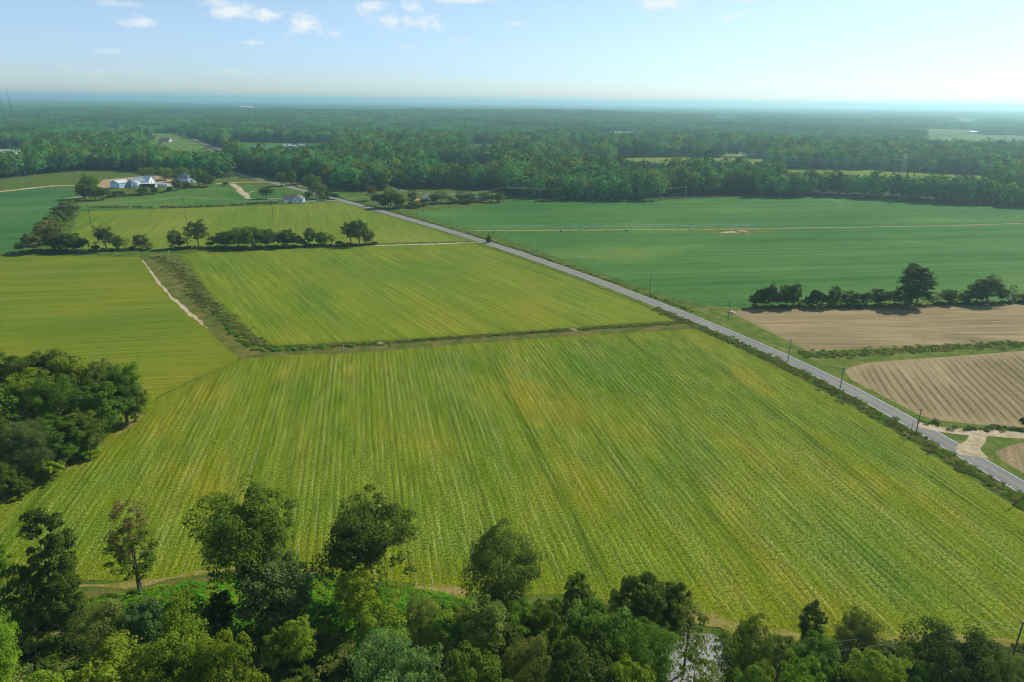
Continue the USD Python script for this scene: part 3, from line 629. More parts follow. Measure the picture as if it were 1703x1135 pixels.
bare2 = P([(1412, 612), (1440, 604), (1500, 599), (1600, 592), (1703, 584), (1850, 578), (1850, 715), (1703, 712), (1640, 708), (1560, 699), (1500, 684), (1448, 655), (1416, 632), (1404, 618)])
sheet('bare_field', smooth_poly(bare2, 2), M['furrow'], 0.03, 8, rows=0.25, headland=True, label='bare brown field at the right edge with dark furrows running towards the road', kind='structure')
bare3 = P([(1655, 752), (1680, 741), (1703, 736), (1850, 730), (1850, 830), (1740, 808), (1703, 788), (1668, 768)])
sheet('bare_field', smooth_poly(bare3, 1.5), M['bare'], 0.03, 4, rows=0.6, label='small bare patch below the sandy drive at the right edge', kind='structure')

# ------------------------------------------------------------------ tracks, verges, ditches, yard
def track(pts, w, mat, name, label, zoff=0.07, wob=0.25, kind='structure'):
    """A strip with a ragged outline along photograph points; w in metres (a number or one per point)."""
    p = np.array(GP(pts)); ln = LineString(p); n = max(8, int(ln.length / 1.3))
    ss = np.linspace(0, ln.length, n)
    at = np.array([ln.project(Point(*q)) for q in p]); ww = np.interp(ss, at, np.broadcast_to(w, len(p)))
    c = np.array([ln.interpolate(q).coords[0] for q in ss])
    for _ in range(3): c[1:-1] = (c[:-2] + c[1:-1] * 2 + c[2:]) / 4
    d = np.gradient(c, axis=0); d /= np.linalg.norm(d, axis=1, keepdims=True); nr = np.column_stack([-d[:, 1], d[:, 0]])
    rg = np.random.default_rng(len(pts) + int(ln.length))
    ea, eb = (np.convolve(rg.normal(size=n + 4), [.5, .8, 1, .8, .5], 'valid') / 1.7 for _ in range(2))
    a = c + nr * (ww / 2 * (1 + wob * ea.clip(-1.8, 1.8)))[:, None]
    b = c - nr * (ww / 2 * (1 + wob * eb.clip(-1.8, 1.8)))[:, None]
    return sheet(name, Polygon(np.vstack([a, b[::-1]])).buffer(0), mat, zoff, 40, far=c[:, 1].max() > 1600, label=label, kind=kind)

swale = P([(236, 428), (262, 424), (296, 424), (312, 440), (332, 464), (357, 500), (392, 537), (430, 562), (456, 577), (520, 575), (640, 569), (800, 559), (900, 552), (1000, 544), (1120, 536), (1150, 533), (1195, 547), (1130, 549), (1000, 557), (900, 563), (800, 571), (700, 578), (640, 584), (560, 589), (470, 591), (402, 598), (394, 592), (372, 575), (345, 548), (318, 526), (290, 500), (262, 468), (241, 441)])
sheet('swale', swale, M['swale'], 0.045, 6, label='rough grassy swale and ditch between the fields', kind='structure')
track([(236, 432), (247, 447), (262, 468), (283, 492), (300, 508), (318, 524), (333, 537), (345, 547)], [0.6, 1.1, 1.3, 1.6, 1.5, 1.7, 1.7, 0.6], M['sand'], 'sandy_track', 'pale sandy track along the edge of the left field', 0.08, 0.5)
track([(618, 409), (680, 407.5), (730, 406), (762, 404.6)], [2, 4, 4.5, 4], M['sand'], 'sandy_track', 'pale sandy track joining the road beside the hedgerow', 0.08)
track([(762, 404.6), (785, 404), (800, 403.6)], 3.2, M['dirt'], 'dirt_track', 'short dirt track end at the road edge', 0.075)
track([(778, 383.5), (850, 383.6), (950, 383.2), (1050, 382.6), (1150, 381.8), (1250, 381), (1330, 379.6), (1420, 378.4), (1490, 377.2), (1560, 376)], [2, 2.4, 2.2, 2.2, 2.2, 2.4, 2.4, 2.4, 2.2, 1.2], M['dirt'], 'sandy_track', 'long pale track crossing the large soybean field', 0.08)
track([(1560, 376), (1640, 374), (1720, 371)], 2.2, M['dirt'], 'dirt_track', 'faint track at the far right of the soybean field', 0.08)
track([(1528, 706), (1545, 712), (1575, 716), (1610, 720), (1650, 722), (1703, 724.5), (1780, 728)], [5, 4.2, 4.2, 4.6, 5.0, 5.0, 5], M['sand'], 'sandy_drive', 'pale sandy drive leaving the road to the right', 0.13, 0.12)
track([(1634, 722), (1622, 731), (1614, 741), (1610, 748), (1618, 760)], [4, 4.6, 4.6, 6.5, 7.5], M['sand'], 'sandy_drive', 'pale fork of the sandy drive curving back to the road', 0.135, 0.1)
grassR = P([(1175, 508), (1225, 512), (1262, 508), (1450, 500), (1600, 500), (1850, 505), (1850, 830), (1703, 800), (1600, 750), (1518, 700), (1420, 652), (1300, 588), (1200, 541), (1150, 520)])
sheet('grass_bank', grassR.difference(roadline.buffer(3.9, cap_style=2)), M['verge'], 0.015, 8, label='rough grass round the bare fields right of the road', kind='structure')
pit = [(1195, 386.6), (1215, 385.2), (1238, 385), (1244, 386), (1230, 387.4), (1205, 387.8)]
sheet('gravel_pad', P(pit), M['sand'], 0.09, 10, label='pale gravel pad beside the track in the soybean field', kind='structure')
sheet('grass_bank', P([(1165, 385), (1215, 380), (1262, 380), (1285, 385), (1240, 391), (1195, 391)]), M['verge'], 0.055, 10, label='rough grass round the pale pad in the soybean field', kind='structure')
# farm yard and tracks by the farm
sheet('farm_yard', P([(158, 310), (172, 299), (200, 297), (238, 293), (262, 293), (330, 300), (300, 309), (262, 311), (210, 313), (178, 314)]), M['dirt'], 0.07, 15, label='bare yard round the farm buildings', kind='structure')
track([(-120, 326), (0, 319), (40, 315), (75, 310.5), (105, 309), (140, 309), (165, 307)], [9, 9, 9, 8, 7, 7, 7], M['sand'], 'sandy_track', 'sandy farm track from the left edge to the farm', 0.08)
track([(103, 332), (125, 328.5), (140, 327)], [2, 5, 3], M['sand'], 'sandy_track', 'small sandy patch by the trees left of the farm', 0.085)
track([(386, 306), (397, 313), (402, 320), (411, 327), (414, 331)], [6, 9, 9, 6, 4], M['sand'], 'sandy_track', 'short sandy path across the meadow left of the house', 0.085)
track([(400, 321), (418, 320), (424, 317)], [5, 4, 2], M['dirt'], 'dirt_track', 'small branch of the sandy path in the meadow', 0.08)
track([(414, 331), (440, 331), (470, 331)], [3, 3, 3], M['sand'], 'sandy_track', 'thin sandy path passing the round tree by the house', 0.082)
track([(360, 306), (395, 303.5), (440, 303), (462, 303)], [10, 10, 8, 6], M['dirt'], 'dirt_track', 'brown field edge track behind the meadow', 0.075)
track([(482, 304), (498, 307), (512, 313)], [6, 8, 6], M['dirt'], 'dirt_track', 'brown track under the trees behind the house', 0.075)
track([(505, 335), (530, 334.5), (560, 334)], [4, 5, 5], M['gravel'], 'gravel_drive', 'gravel drive from the house to the road', 0.1)
# foreground
sheet('ground_cover_bank', P([(140, 985), (200, 972), (300, 966), (380, 956), (500, 948), (620, 962), (700, 976), (790, 1000), (800, 1080), (700, 1100), (300, 1080), (140, 1060)]), M['swale'], 0.02, 8, label='bright green bank between the front trees and the field', kind='structure')
track([(120, 975), (160, 975), (220, 970), (262, 968), (330, 953), (400, 946), (470, 951), (540, 957)], [1.2, 2.6, 2.2, 1.4, 1.0, 1.2, 1.2, 0.8], M['strawdirt'], 'dirt_track', 'bare earth strip along the bottom edge of the front field', 0.07, 0.4)
track([(690, 974), (730, 982), (775, 990)], [2, 3, 2.5], M['strawdirt'], 'dirt_track', 'short bare earth strip beside the front trees', 0.07, 0.4)
track([(1140, 1022), (1180, 1036), (1230, 1045), (1300, 1055), (1330, 1062)], [2, 6, 5, 5, 3], M['strawdirt'], 'dirt_track', 'straw coloured strip at the field corner by the front trees', 0.07, 0.4)
track([(1440, 1064), (1520, 1063), (1600, 1070), (1703, 1078), (1800, 1082)], [2, 3, 4.5, 4.5, 4.5], M['strawdirt'], 'dirt_track', 'pale mown strip along the bottom right field edge', 0.07, 0.4)
sheet('gravel_yard', P([(1105, 1060), (1140, 1052), (1185, 1055), (1215, 1075), (1210, 1120), (1190, 1180), (1080, 1180), (1090, 1100)]), M['gravel'], 0.06, 6, label='pale gravel yard showing between the front trees', kind='structure')
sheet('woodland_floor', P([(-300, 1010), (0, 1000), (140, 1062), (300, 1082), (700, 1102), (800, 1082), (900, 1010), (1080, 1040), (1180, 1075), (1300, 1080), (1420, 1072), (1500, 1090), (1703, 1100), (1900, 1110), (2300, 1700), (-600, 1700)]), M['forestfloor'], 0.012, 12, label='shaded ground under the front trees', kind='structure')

# ------------------------------------------------------------------ weeds in the ditches, vines on the bank
WEEDSH = [tree_shape(30 + i, 1.3, 3.2, 8, 34, 26, 0.20, 0.0, 'bush', 0.03, 0.35, 1.0, 1.1)[0] for i in range(4)]
def tuft(seed, n=70, r=1.1, h=0.8):
    """A clump of grass blades."""
    g_ = np.random.default_rng(seed)
    b = g_.normal(size=(n, 2)) * r * 0.5; a = g_.random(n) * 6.28; hh = h * (0.5 + 0.7 * g_.random(n)); w = 0.05 + 0.07 * g_.random(n)
    d = np.column_stack([np.cos(a), np.sin(a)]); e = np.column_stack([-d[:, 1], d[:, 0]]); le = (0.2 + 0.5 * g_.random(n))[:, None] * hh[:, None]
    v = np.stack([np.column_stack([b - e * w[:, None], np.zeros(n)]), np.column_stack([b + e * w[:, None], np.zeros(n)]), np.column_stack([b + d * le * .4 + e * w[:, None] * .8, hh * .65]), np.column_stack([b + d * le * .4 - e * w[:, None] * .8, hh * .65]), np.column_stack([b + d * le, hh])], 1).reshape(-1, 3)
    q = np.arange(n)[:, None] * 5
    return v, np.vstack([q + [0, 1, 2], q + [0, 2, 3], q + [3, 2, 4]])
TUFTS = [tuft(40 + i) for i in range(4)]
def scatter_line(pts, half, per_m, rng, geo=False):
    p = np.array(pts if geo else GP(pts)); ln = LineString(p); n = int(ln.length * per_m)
    s_ = rng.random(n) * ln.length; c = np.array([ln.interpolate(q).coords[0] for q in s_]); d = np.array([ln.interpolate(min(q + 0.5, ln.length)).coords[0] for q in s_]) - np.array([ln.interpolate(max(q - 0.5, 0)).coords[0] for q in s_])
    d /= np.linalg.norm(d, axis=1, keepdims=True)
    return c + np.column_stack([-d[:, 1], d[:, 0]]) * (rng.normal(size=n) * half)[:, None]

def weeds(name, c, size, leaf, label, cat, rng, zs=1.0, shapes=None, nl=1):
    shapes = shapes or WEEDSH
    n = len(c)
    protos = [(sh, LEAF[lf], None) for lf in (leaf if isinstance(leaf, (list, tuple)) else [leaf]) for sh in shapes]
    sc = size * (0.6 + 0.8 * rng.random(n))
    instancer(name, protos, np.column_stack([c, np.full(n, 0.02)]), rng.integers(0, len(protos), n), rng.random(n) * 6.28, np.column_stack([sc, sc, sc * zs * (0.7 + .6 * rng.random(n))]), label, cat)

rg = np.random.default_rng(77)
weeds('ditch_weeds', scatter_line([(432, 573), (455, 580), (520, 578), (640, 571), (720, 565), (800, 560), (900, 553), (1000, 546), (1100, 540), (1148, 536)], 0.6, 1.0, rg), 0.36, ['weed', 'olive', 'dark'], 'dark weeds growing along the ditch between the front and middle fields', 'weeds', rg)
weeds('ditch_grass', np.vstack([scatter_line([(432, 573), (455, 580), (520, 578), (640, 571), (720, 565), (800, 560), (900, 553), (1000, 546), (1100, 540), (1148, 536)], 0.8, 4.5, rg), scatter_line([(262, 427), (285, 440), (300, 455), (318, 470), (335, 495), (360, 518), (385, 540), (405, 557), (428, 575)], 2.6, 2.6, rg)]), 0.7, ['grass', 'weed', 'straw', 'straw'], 'long rough grass in the ditch and swale between the fields', 'grass', rg, 0.9, TUFTS)
weeds('swale_weeds', np.vstack([scatter_line([(262, 427), (285, 440), (300, 455), (318, 470), (335, 495), (360, 518), (385, 540), (405, 557), (428, 575)], 1.9, 1.0, rg), scatter_line([(318, 488), (328, 500), (345, 512)], 1.8, 3.0, rg)]), 0.40, ['weed', 'weed', 'olive', 'brown'], 'brownish weeds growing down the grassy swale beside the sandy track', 'weeds', rg)
weeds('swale_plants', scatter_line([(365, 527), (385, 548), (405, 570), (425, 582), (480, 583), (560, 578), (650, 573)], 1.0, 0.9, rg), 0.6, ['bright', 'vine'], 'bright green plants in the wet bottom of the swale', 'weeds', rg)
right_pts = np.array([q for q in RC if 150 < q[1] < 345])[::-1]
off = np.array(LineString(right_pts).parallel_offset(6.6, 'right').coords)
if off[0][0] > LineString(right_pts).interpolate(0).x: off = np.array(LineString(right_pts).parallel_offset(6.6, 'left').coords)
weeds('roadside_weeds', scatter_line(off, 1.5, 1.6, rg, geo=True), 0.34, ['weed', 'olive', 'brown', 'dark'], 'rough dark weeds along the verge between the front field and the road', 'weeds', rg, 0.9)
weeds('verge_grass', scatter_line(off, 1.5, 5.0, rg, geo=True), 0.75, ['grass', 'weed', 'straw'], 'long uncut grass along the verge between the front field and the road', 'grass', rg, 0.9, TUFTS)
far_pts = np.array([q for q in RC if 330 < q[1] < 900])
offr = LineString(far_pts).parallel_offset(6.5, 'right')
if offr.centroid.x < LineString(far_pts).centroid.x: offr = LineString(far_pts).parallel_offset(6.5, 'left')
weeds('roadside_weeds', scatter_line(np.array(offr.coords), 1.0, 2.0, rg, geo=True), 0.36, ['weed', 'olive', 'dark'], 'low weeds along the verge between the road and the soybean field', 'weeds', rg, 0.8)
weeds('field_edge_weeds', scatter_line([(1330, 589), (1360, 592), (1400, 590), (1470, 586), (1540, 581), (1620, 577), (1703, 573), (1780, 570)], 1.8, 1.6, rg), 0.42, ['weed', 'bright', 'olive', 'yellow'], 'yellow-green weeds between the two bare fields', 'weeds', rg)
weeds('field_edge_grass', scatter_line([(1330, 589), (1360, 592), (1400, 590), (1470, 586), (1540, 581), (1620, 577), (1703, 573), (1780, 570)], 2.2, 4.0, rg), 0.8, ['grass', 'straw', 'weed'], 'long grass between the two bare fields', 'grass', rg, 0.9, TUFTS)
weeds('field_edge_weeds', np.vstack([scatter_line([(150, 346), (230, 345), (300, 345.5), (360, 343.5), (420, 340), (480, 338)], 1.5, 0.9, rg), scatter_line([(392, 341), (420, 339), (470, 336)], 2.5, 0.9, rg)]), 0.9, ['dark', 'green'], 'low dark weeds along the boundary in front of the soybean strip', 'weeds', rg)
weeds('roadside_weeds', scatter_line([(1528, 703), (1560, 707), (1590, 713), (1640, 713), (1703, 716)], 1.2, 1.2, rg), 0.6, ['weed', 'green', 'olive'], 'low weeds beside the sandy drive', 'weeds', rg)
bank = P([(150, 1000), (220, 985), (300, 972), (380, 962), (500, 955), (600, 962), (700, 982), (785, 1005), (795, 1075), (700, 1085), (560, 1060), (300, 1050), (160, 1045)])
bx = bank.bounds; c = np.column_stack([rg.uniform(bx[0], bx[2], 2600), rg.uniform(bx[1], bx[3], 2600)]); c = c[shapely.contains_xy(bank, c[:, 0], c[:, 1])]
weeds('ground_cover', c, 0.62, ['vine', 'bright'], 'bright green vines carpeting the bank in front of the field', 'vines', rg, 0.55)
wf = P([(-40, 1020), (140, 1030), (300, 1060), (700, 1080), (800, 1060), (900, 1000), (1080, 1030), (1180, 1060), (1300, 1066), (1420, 1066), (1500, 1078), (1703, 1085), (1800, 1090), (1800, 1300), (-100, 1300)])
bx = wf.bounds; c = np.column_stack([rg.uniform(bx[0], bx[2], 5200), rg.uniform(bx[1], bx[3], 5200)]); c = c[shapely.contains_xy(wf, c[:, 0], c[:, 1])]
yard = P([(1105, 1060), (1140, 1052), (1185, 1055), (1215, 1075), (1210, 1120), (1190, 1180), (1080, 1180), (1090, 1100)])
c = c[~shapely.contains_xy(yard, c[:, 0], c[:, 1])]
weeds('undergrowth', c, 0.9, ['green', 'dark', 'olive', 'weed'], 'tangled undergrowth between the front trees', 'undergrowth', rg, 0.8)

for line, half, pm, sz_, lab in (([(36, 419), (150, 417), (252, 415)], 1.6, 1.3, 0.8, 'dark undergrowth along the left part of the hedgerow'), ([(284, 413), (350, 412.5), (440, 411.5), (520, 409), (625, 407)], 1.6, 1.3, 0.85, 'dark undergrowth along the right part of the hedgerow'),
        ([(60, 412), (90, 388), (108, 362), (124, 345)], 3.0, 1.6, 1.0, 'undergrowth filling the hedge beside the dark soybean field'), ([(1252, 512), (1400, 510.5), (1500, 509), (1600, 506), (1720, 503.5)], 1.5, 1.8, 0.75, 'undergrowth along the tree row behind the bare field'),
        ([(640, 345), (670, 346), (720, 340), (780, 338), (835, 337.5)], 3.0, 1.0, 0.9, 'scrub along the front of the thicket'), ([(168, 332), (200, 326), (250, 323), (290, 317)], 2.0, 0.8, 0.9, 'undergrowth along the farm hedge')):
    weeds('hedge_undergrowth', scatter_line(line, half, pm, rg), sz_, ['dark', 'olive', 'green'], lab, 'undergrowth', rg, 1.0)

# ------------------------------------------------------------------ trees and bushes seen one by one
FRONT = [  # px, top, base, width, shape, leaf, label
    (-4, 858, 1015, 70, 'tall1', 'green', 'dark green tree cut off by the left edge in front of the field'),
    (112, 850, 1035, 84, 'tall2', 'dark', 'tall narrow dark tree second from the left edge, against the front field'),
    (62, 945, 1060, 80, 'round2', 'green', 'rounded green tree at the foot of the narrow dark tree on the left'),
    (128, 955, 1066, 66, 'round1', 'dark', 'small dark tree leaning on the right side of the narrow dark tree'),
    (233, 880, 990, 100, 'thin1', 'green', 'ragged open-crowned tree with a rust brown top on the bare earth strip'),
    (420, 816, 1000, 178, 'oak1', 'green', 'largest spreading oak in the front row, dark green and wide'),
    (614, 826, 1000, 160, 'oak2', 'dark', 'big dark spreading tree right of the large oak'),
    (836, 880, 1032, 136, 'fine1', 'dark', 'dark fine-leaved tree standing alone in the middle of the front row'),
    (18, 1008, 1200, 100, 'oak1', 'bright', 'bright leafy green tree filling the lower left corner'),
    (190, 1000, 1120, 100, 'fine1', 'olive', 'greyish olive bushy tree below the ragged brown-topped tree'),
    (250, 1000, 1110, 90, 'round2', 'blue', 'grey-green tree behind the yellow-green pair at lower left'),
    (330, 1024, 1240, 150, 'oak2', 'yellow', 'yellow-green tree with a pointed top at lower left'),
    (235, 1078, 1260, 165, 'round1', 'yellow', 'broad yellow-green tree cut by the bottom edge at lower left'),
    (405, 1052, 1250, 100, 'round2', 'yellow', 'yellow-green tree with brownish tips beside the dark gap'),
    (125, 1118, 1270, 100, 'round1', 'bright', 'pale green treetop just showing at the bottom left edge'),
    (470, 930, 1050, 130, 'round1', 'blue', 'blue-green vine-covered tree below the large oak'),
    (372, 985, 1060, 52, 'round2', 'dark', 'small dark tree in the shade of the large oak'),
    (600, 948, 1045, 76, 'round1', 'yellow', 'small yellow-green tree below the big dark spreading tree'),
    (640, 1000, 1110, 96, 'round2', 'bright', 'round green tree below the big dark spreading tree'),
    (700, 988, 1085, 60, 'fine1', 'olive', 'thin olive tree on the bright green bank'),
    (500, 1030, 1110, 60, 'round1', 'bright', 'small bright green tree in the dark gap'),
    (462, 1054, 1120, 50, 'bush1', 'bright', 'bright green bush at the lower end of the dark gap'),
    (650, 1062, 1260, 150, 'oak1', 'blue', 'blue-green tree at the bottom edge under the round green tree'),
    (712, 1078, 1240, 80, 'round2', 'blue', 'pale blue-green treetop right of the bottom blue-green tree'),
    (812, 1005, 1130, 96, 'round1', 'olive', 'yellowish olive tree below the lone fine-leaved tree'),
    (868, 1012, 1120, 80, 'round2', 'green', 'green tree tucked under the lone fine-leaved tree on its right'),
    (905, 1000, 1110, 70, 'round1', 'green', 'slim green tree between the olive tree and the dark pair'),
    (790, 1090, 1260, 120, 'round2', 'green', 'leafy green treetop at the bottom edge below the olive tree'),
    (880, 1060, 1200, 90, 'fine1', 'olive', 'olive brown tree at the bottom below the slim green tree'),
    (956, 955, 1085, 62, 'tall2', 'green', 'slender green tree with a narrow top against the field'),
    (1032, 955, 1095, 56, 'tall1', 'dark', 'dark rounded narrow tree left of the dark pair'),
    (1082, 966, 1100, 80, 'tall1', 'green', 'dense dark green tree, right one of the dark pair'),
    (1112, 972, 1090, 60, 'round1', 'dark', 'dark tree crowding the right side of the dark pair'),
    (990, 1005, 1150, 120, 'round2', 'green', 'broad dense green tree in front of the dark pair'),
    (1062, 1035, 1190, 120, 'fine1', 'green', 'green fine-leaved tree in front of the gravel yard'),
    (960, 1082, 1260, 130, 'round1', 'dark', 'dark treetop at the bottom edge in front of the broad dense tree'),
    (1136, 1010, 1120, 84, 'thin1', 'olive', 'thin see-through tree at the corner of the gravel yard'),
    (1042, 1112, 1290, 110, 'round2', 'bright', 'light green treetop at the bottom edge left of the gravel yard'),
    (1145, 1072, 1200, 70, 'thin1', 'green', 'thin young tree in front of the pale gravel yard'),
    (1196, 1056, 1170, 66, 'thin1', 'green', 'spindly young tree right of the pale gravel yard'),
    (1240, 1028, 1150, 76, 'fine1', 'green', 'upright green tree between the gravel yard and the field corner'),
    (1288, 1060, 1150, 60, 'thin1', 'olive', 'thin straggling tree at the field corner'),
    (1341, 1004, 1090, 46, 'round1', 'dark', 'small dark round-topped tree standing up against the field'),
    (1414, 1014, 1110, 68, 'fine1', 'olive', 'olive tree with yellowing leaves right of the small dark tree'),
    (1340, 1060, 1160, 92, 'round2', 'green', 'green tree around the utility pole at the bottom right'),
    (1440, 1088, 1220, 100, 'round1', 'bright', 'bright green treetop at the bottom edge between the two poles'),
    (1310, 1100, 1230, 80, 'round2', 'bright', 'leafy bright treetop at the bottom edge below the field corner'),
    (1240, 1105, 1240, 80, 'round1', 'green', 'green treetop at the bottom edge right of the gravel yard'),
    (1562, 1050, 1190, 165, 'oak1', 'dark', 'large dark rounded tree at the bottom right'),
    (1640, 1085, 1200, 110, 'fine1', 'dark', 'dark tree merging with the right side of the large dark rounded tree'),
    (1495, 1066, 1140, 60, 'thin1', 'green', 'thin green tree beside the pole left of the large dark rounded tree'),
    (1500, 1095, 1200, 80, 'round1', 'green', 'green treetop in front of the large dark rounded tree'),
    (1695, 1085, 1170, 48, 'round2', 'green', 'small green tree cut by the right edge below the pole'),
    (1165, 1112, 1260, 70, 'thin1', 'bright', 'thin bright treetop at the bottom edge in front of the gravel yard'),
]
for px, top, base, w, sh, lf, lab in FRONT:
    T(px, top, base, w * 0.94, sh, lf, lab, None)
T(236, 832, 983, 74, 'thin1', 'brown', 'rust brown upper branches of a dying tree above the bare earth strip')

GROVE = [
    (8, 585, 700, 80, 'oak1', 'green', 'tall green tree at the left edge of the grove'), (95, 584, 690, 90, 'oak1', 'dark', 'tall dark tree at the back of the grove'),
    (60, 590, 700, 80, 'round1', 'green', 'green tree behind the middle of the grove'), (140, 592, 700, 80, 'round2', 'yellow', 'yellow-green tree at the top of the grove'),
    (180, 600, 702, 70, 'round1', 'olive', 'olive tinted tree at the top right of the grove'), (212, 604, 708, 74, 'oak2', 'green', 'full green tree at the right end of the grove'),
    (165, 640, 735, 90, 'round2', 'green', 'green tree low on the right side of the grove'), (110, 625, 745, 100, 'oak1', 'green', 'broad green tree in the middle of the grove'),
    (70, 618, 740, 84, 'round1', 'bright', 'light green tree in the middle of the grove'), (28, 640, 760, 90, 'round2', 'green', 'green tree on the left side of the grove'),
    (145, 685, 760, 70, 'round1', 'green', 'small green tree at the lower right edge of the grove'), (110, 700, 778, 70, 'round2', 'green', 'small green tree at the lower edge of the grove next to the pale one'),
    (57, 699, 800, 76, 'fine1', 'blue', 'pale blue-grey willow-like tree in the grove'), (10, 700, 800, 76, 'oak2', 'dark', 'dark shaded tree at the left edge below the grove middle'),
    (8, 772, 830, 52, 'round1', 'green', 'small green tree at the left edge, lowest in the grove'), (225, 640, 702, 50, 'round1', 'dark', 'small dark tree at the right tip of the grove'),
    (196, 655, 712, 50, 'bush1', 'green', 'bush under the right end of the grove'), (88, 762, 800, 44, 'bush2', 'bright', 'light bush at the lower edge of the grove'),
    (150, 738, 760, 40, 'bush1', 'bright', 'light bush at the edge of the bare strip beside the grove'), (35, 790, 822, 46, 'bush2', 'green', 'green bush at the lowest edge of the grove'),
    (-45, 590, 720, 100, 'oak2', 'green', 'tree at the grove side just beyond the left edge'), (-50, 690, 800, 110, 'oak1', 'green', 'tree below the grove just beyond the left edge'),
]
for px, top, base, w, sh, lf, lab in GROVE: T(px, top, base, w, sh, lf, lab)
track([(20, 832), (60, 812), (90, 800), (130, 772), (175, 740), (215, 706), (238, 688)], [1, 2, 2, 2, 2, 3, 2.5], M['strawdirt'], 'dirt_track', 'bare strip along the lower edge of the grove', 0.06, 0.4)

HEDGE = [(32, 405, 419, 16, 'bush1', 'olive'), (62, 386, 420, 42, 'bush1', 'olive'), (92, 376, 416, 46, 'round2', 'olive'), (105, 392, 419, 34, 'bush2', 'dark'), (122, 388, 419, 40, 'round1', 'green'),
         (138, 396, 418, 26, 'bush2', 'green'), (148, 399, 417, 12, 'thin1', 'green'), (178, 376, 417, 36, 'oak2', 'dark'), (196, 392, 416, 20, 'round2', 'green'), (209, 395, 416, 22, 'thin1', 'olive'),
         (236, 390, 414, 26, 'round2', 'dark'), (247, 403, 416, 18, 'bush1', 'olive'), (292, 383, 414, 24, 'round1', 'dark'), (313, 386, 411, 22, 'thin1', 'green'), (331, 366, 411, 38, 'oak2', 'dark'),
         (303, 400, 412, 14, 'bush2', 'dark'), (362, 393, 412, 28, 'bush2', 'olive'), (376, 385, 412, 30, 'round2', 'green'), (398, 378, 413, 38, 'round1', 'green'), (420, 378, 413, 38, 'round2', 'green'),
         (443, 381, 412, 34, 'round1', 'dark'), (463, 386, 411, 30, 'bush2', 'olive'), (478, 382, 411, 36, 'round2', 'dark'), (494, 392, 411, 24, 'bush1', 'dark'), (516, 379, 409, 20, 'round1', 'dark'),
         (536, 386, 409, 28, 'round2', 'green'), (551, 390, 408, 18, 'thin1', 'dark'), (584, 368, 407, 34, 'oak2', 'dark'), (597, 366, 408, 36, 'oak1', 'dark'), (612, 381, 407, 22, 'round1', 'dark'), (624, 402, 407, 10, 'bush1', 'dark'),
         (350, 402, 411, 16, 'bush1', 'dark'), (160, 408, 417, 16, 'bush1', 'dark'), (222, 408, 416, 14, 'bush2', 'dark'), (504, 400, 410, 18, 'bush2', 'dark'), (564, 401, 408, 14, 'bush1', 'dark')]
HEDGE.sort(key=lambda q: q[0])
DESC = {'bush1': 'low bush', 'bush2': 'rounded bush', 'round1': 'round tree', 'round2': 'round tree', 'oak1': 'spreading tree', 'oak2': 'spreading tree', 'thin1': 'thin tree', 'tall1': 'tall tree', 'tall2': 'tall tree', 'fine1': 'fine-leaved tree', 'cedar1': 'cedar'}
COL = {'olive': 'olive', 'dark': 'dark green', 'green': 'green', 'yellow': 'yellow-green', 'blue': 'grey-green', 'bright': 'light green', 'brown': 'brown', 'wood': 'green'}
def row_of(rows, where, group):
    for i, (px, top, base, w, sh, lf) in enumerate(rows):
        T(px, top, base, w, sh, lf, f'{COL[lf]} {DESC[sh]}, {ORD[i]} from the left in the {where}', group)
row_of(HEDGE, 'hedgerow across the middle', 'hedgerow across the middle of the fields')
DIAG = [(72, 384, 408, 34, 'bush1', 'dark'), (78, 374, 402, 34, 'bush2', 'olive'), (86, 366, 394, 36, 'round2', 'olive'), (92, 358, 386, 34, 'bush1', 'green'), (98, 350, 378, 34, 'bush2', 'olive'), (103, 343, 370, 34, 'round1', 'dark'), (109, 338, 362, 28, 'bush1', 'dark'), (115, 334, 356, 26, 'round2', 'olive'), (120, 332, 350, 20, 'bush2', 'olive')]
for i, (px, top, base, w, sh, lf) in enumerate(DIAG):
    T(px, top, base, w, sh, lf, f'{COL[lf]} {DESC[sh]}, {ORD[i]} from the near end of the soybean-field hedge', 'hedge beside the dark soybean field')
RIGHT = [(1258, 488, 512, 26, 'bush1', 'dark'), (1270, 476, 512, 36, 'bush2', 'dark'), (1281, 470, 511, 14, 'thin1', 'olive'), (1292, 488, 511, 26, 'bush1', 'olive'), (1306, 474, 511, 26, 'round1', 'dark'), (1319, 472, 511, 24, 'round2', 'dark'),
         (1338, 497, 511, 22, 'bush2', 'yellow'), (1348, 492, 511, 22, 'bush1', 'dark'), (1363, 484, 512, 34, 'bush2', 'dark'), (1385, 476, 510, 22, 'round1', 'dark'), (1386, 497, 511, 22, 'bush1', 'yellow'), (1410, 485, 510, 32, 'round2', 'dark'),
         (1434, 486, 510, 26, 'bush2', 'dark'), (1457, 481, 509, 28, 'round1', 'dark'), (1478, 486, 508, 26, 'bush1', 'olive'), (1497, 478, 509, 34, 'round2', 'dark'), (1513, 442, 509, 48, 'tall1', 'dark'), (1523, 446, 509, 44, 'tall2', 'dark'), (1542, 487, 508, 18, 'bush2', 'olive'),
         (1558, 486, 506, 24, 'thin1', 'olive'), (1577, 482, 506, 28, 'round1', 'dark'), (1602, 485, 506, 24, 'round2', 'dark'), (1624, 470, 505, 36, 'round1', 'dark'), (1642, 460, 505, 52, 'oak2', 'dark'), (1664, 480, 504, 22, 'bush1', 'green'), (1680, 474, 503, 16, 'thin1', 'olive'), (1697, 488, 503, 28, 'bush2', 'olive'), (1730, 480, 503, 40, 'round2', 'dark')]
row_of(RIGHT, 'tree row behind the bare field', 'tree row behind the bare field')
T(813, 387, 404, 10, 'cedar1', 'dark', 'small dark cedar standing alone at the road edge')
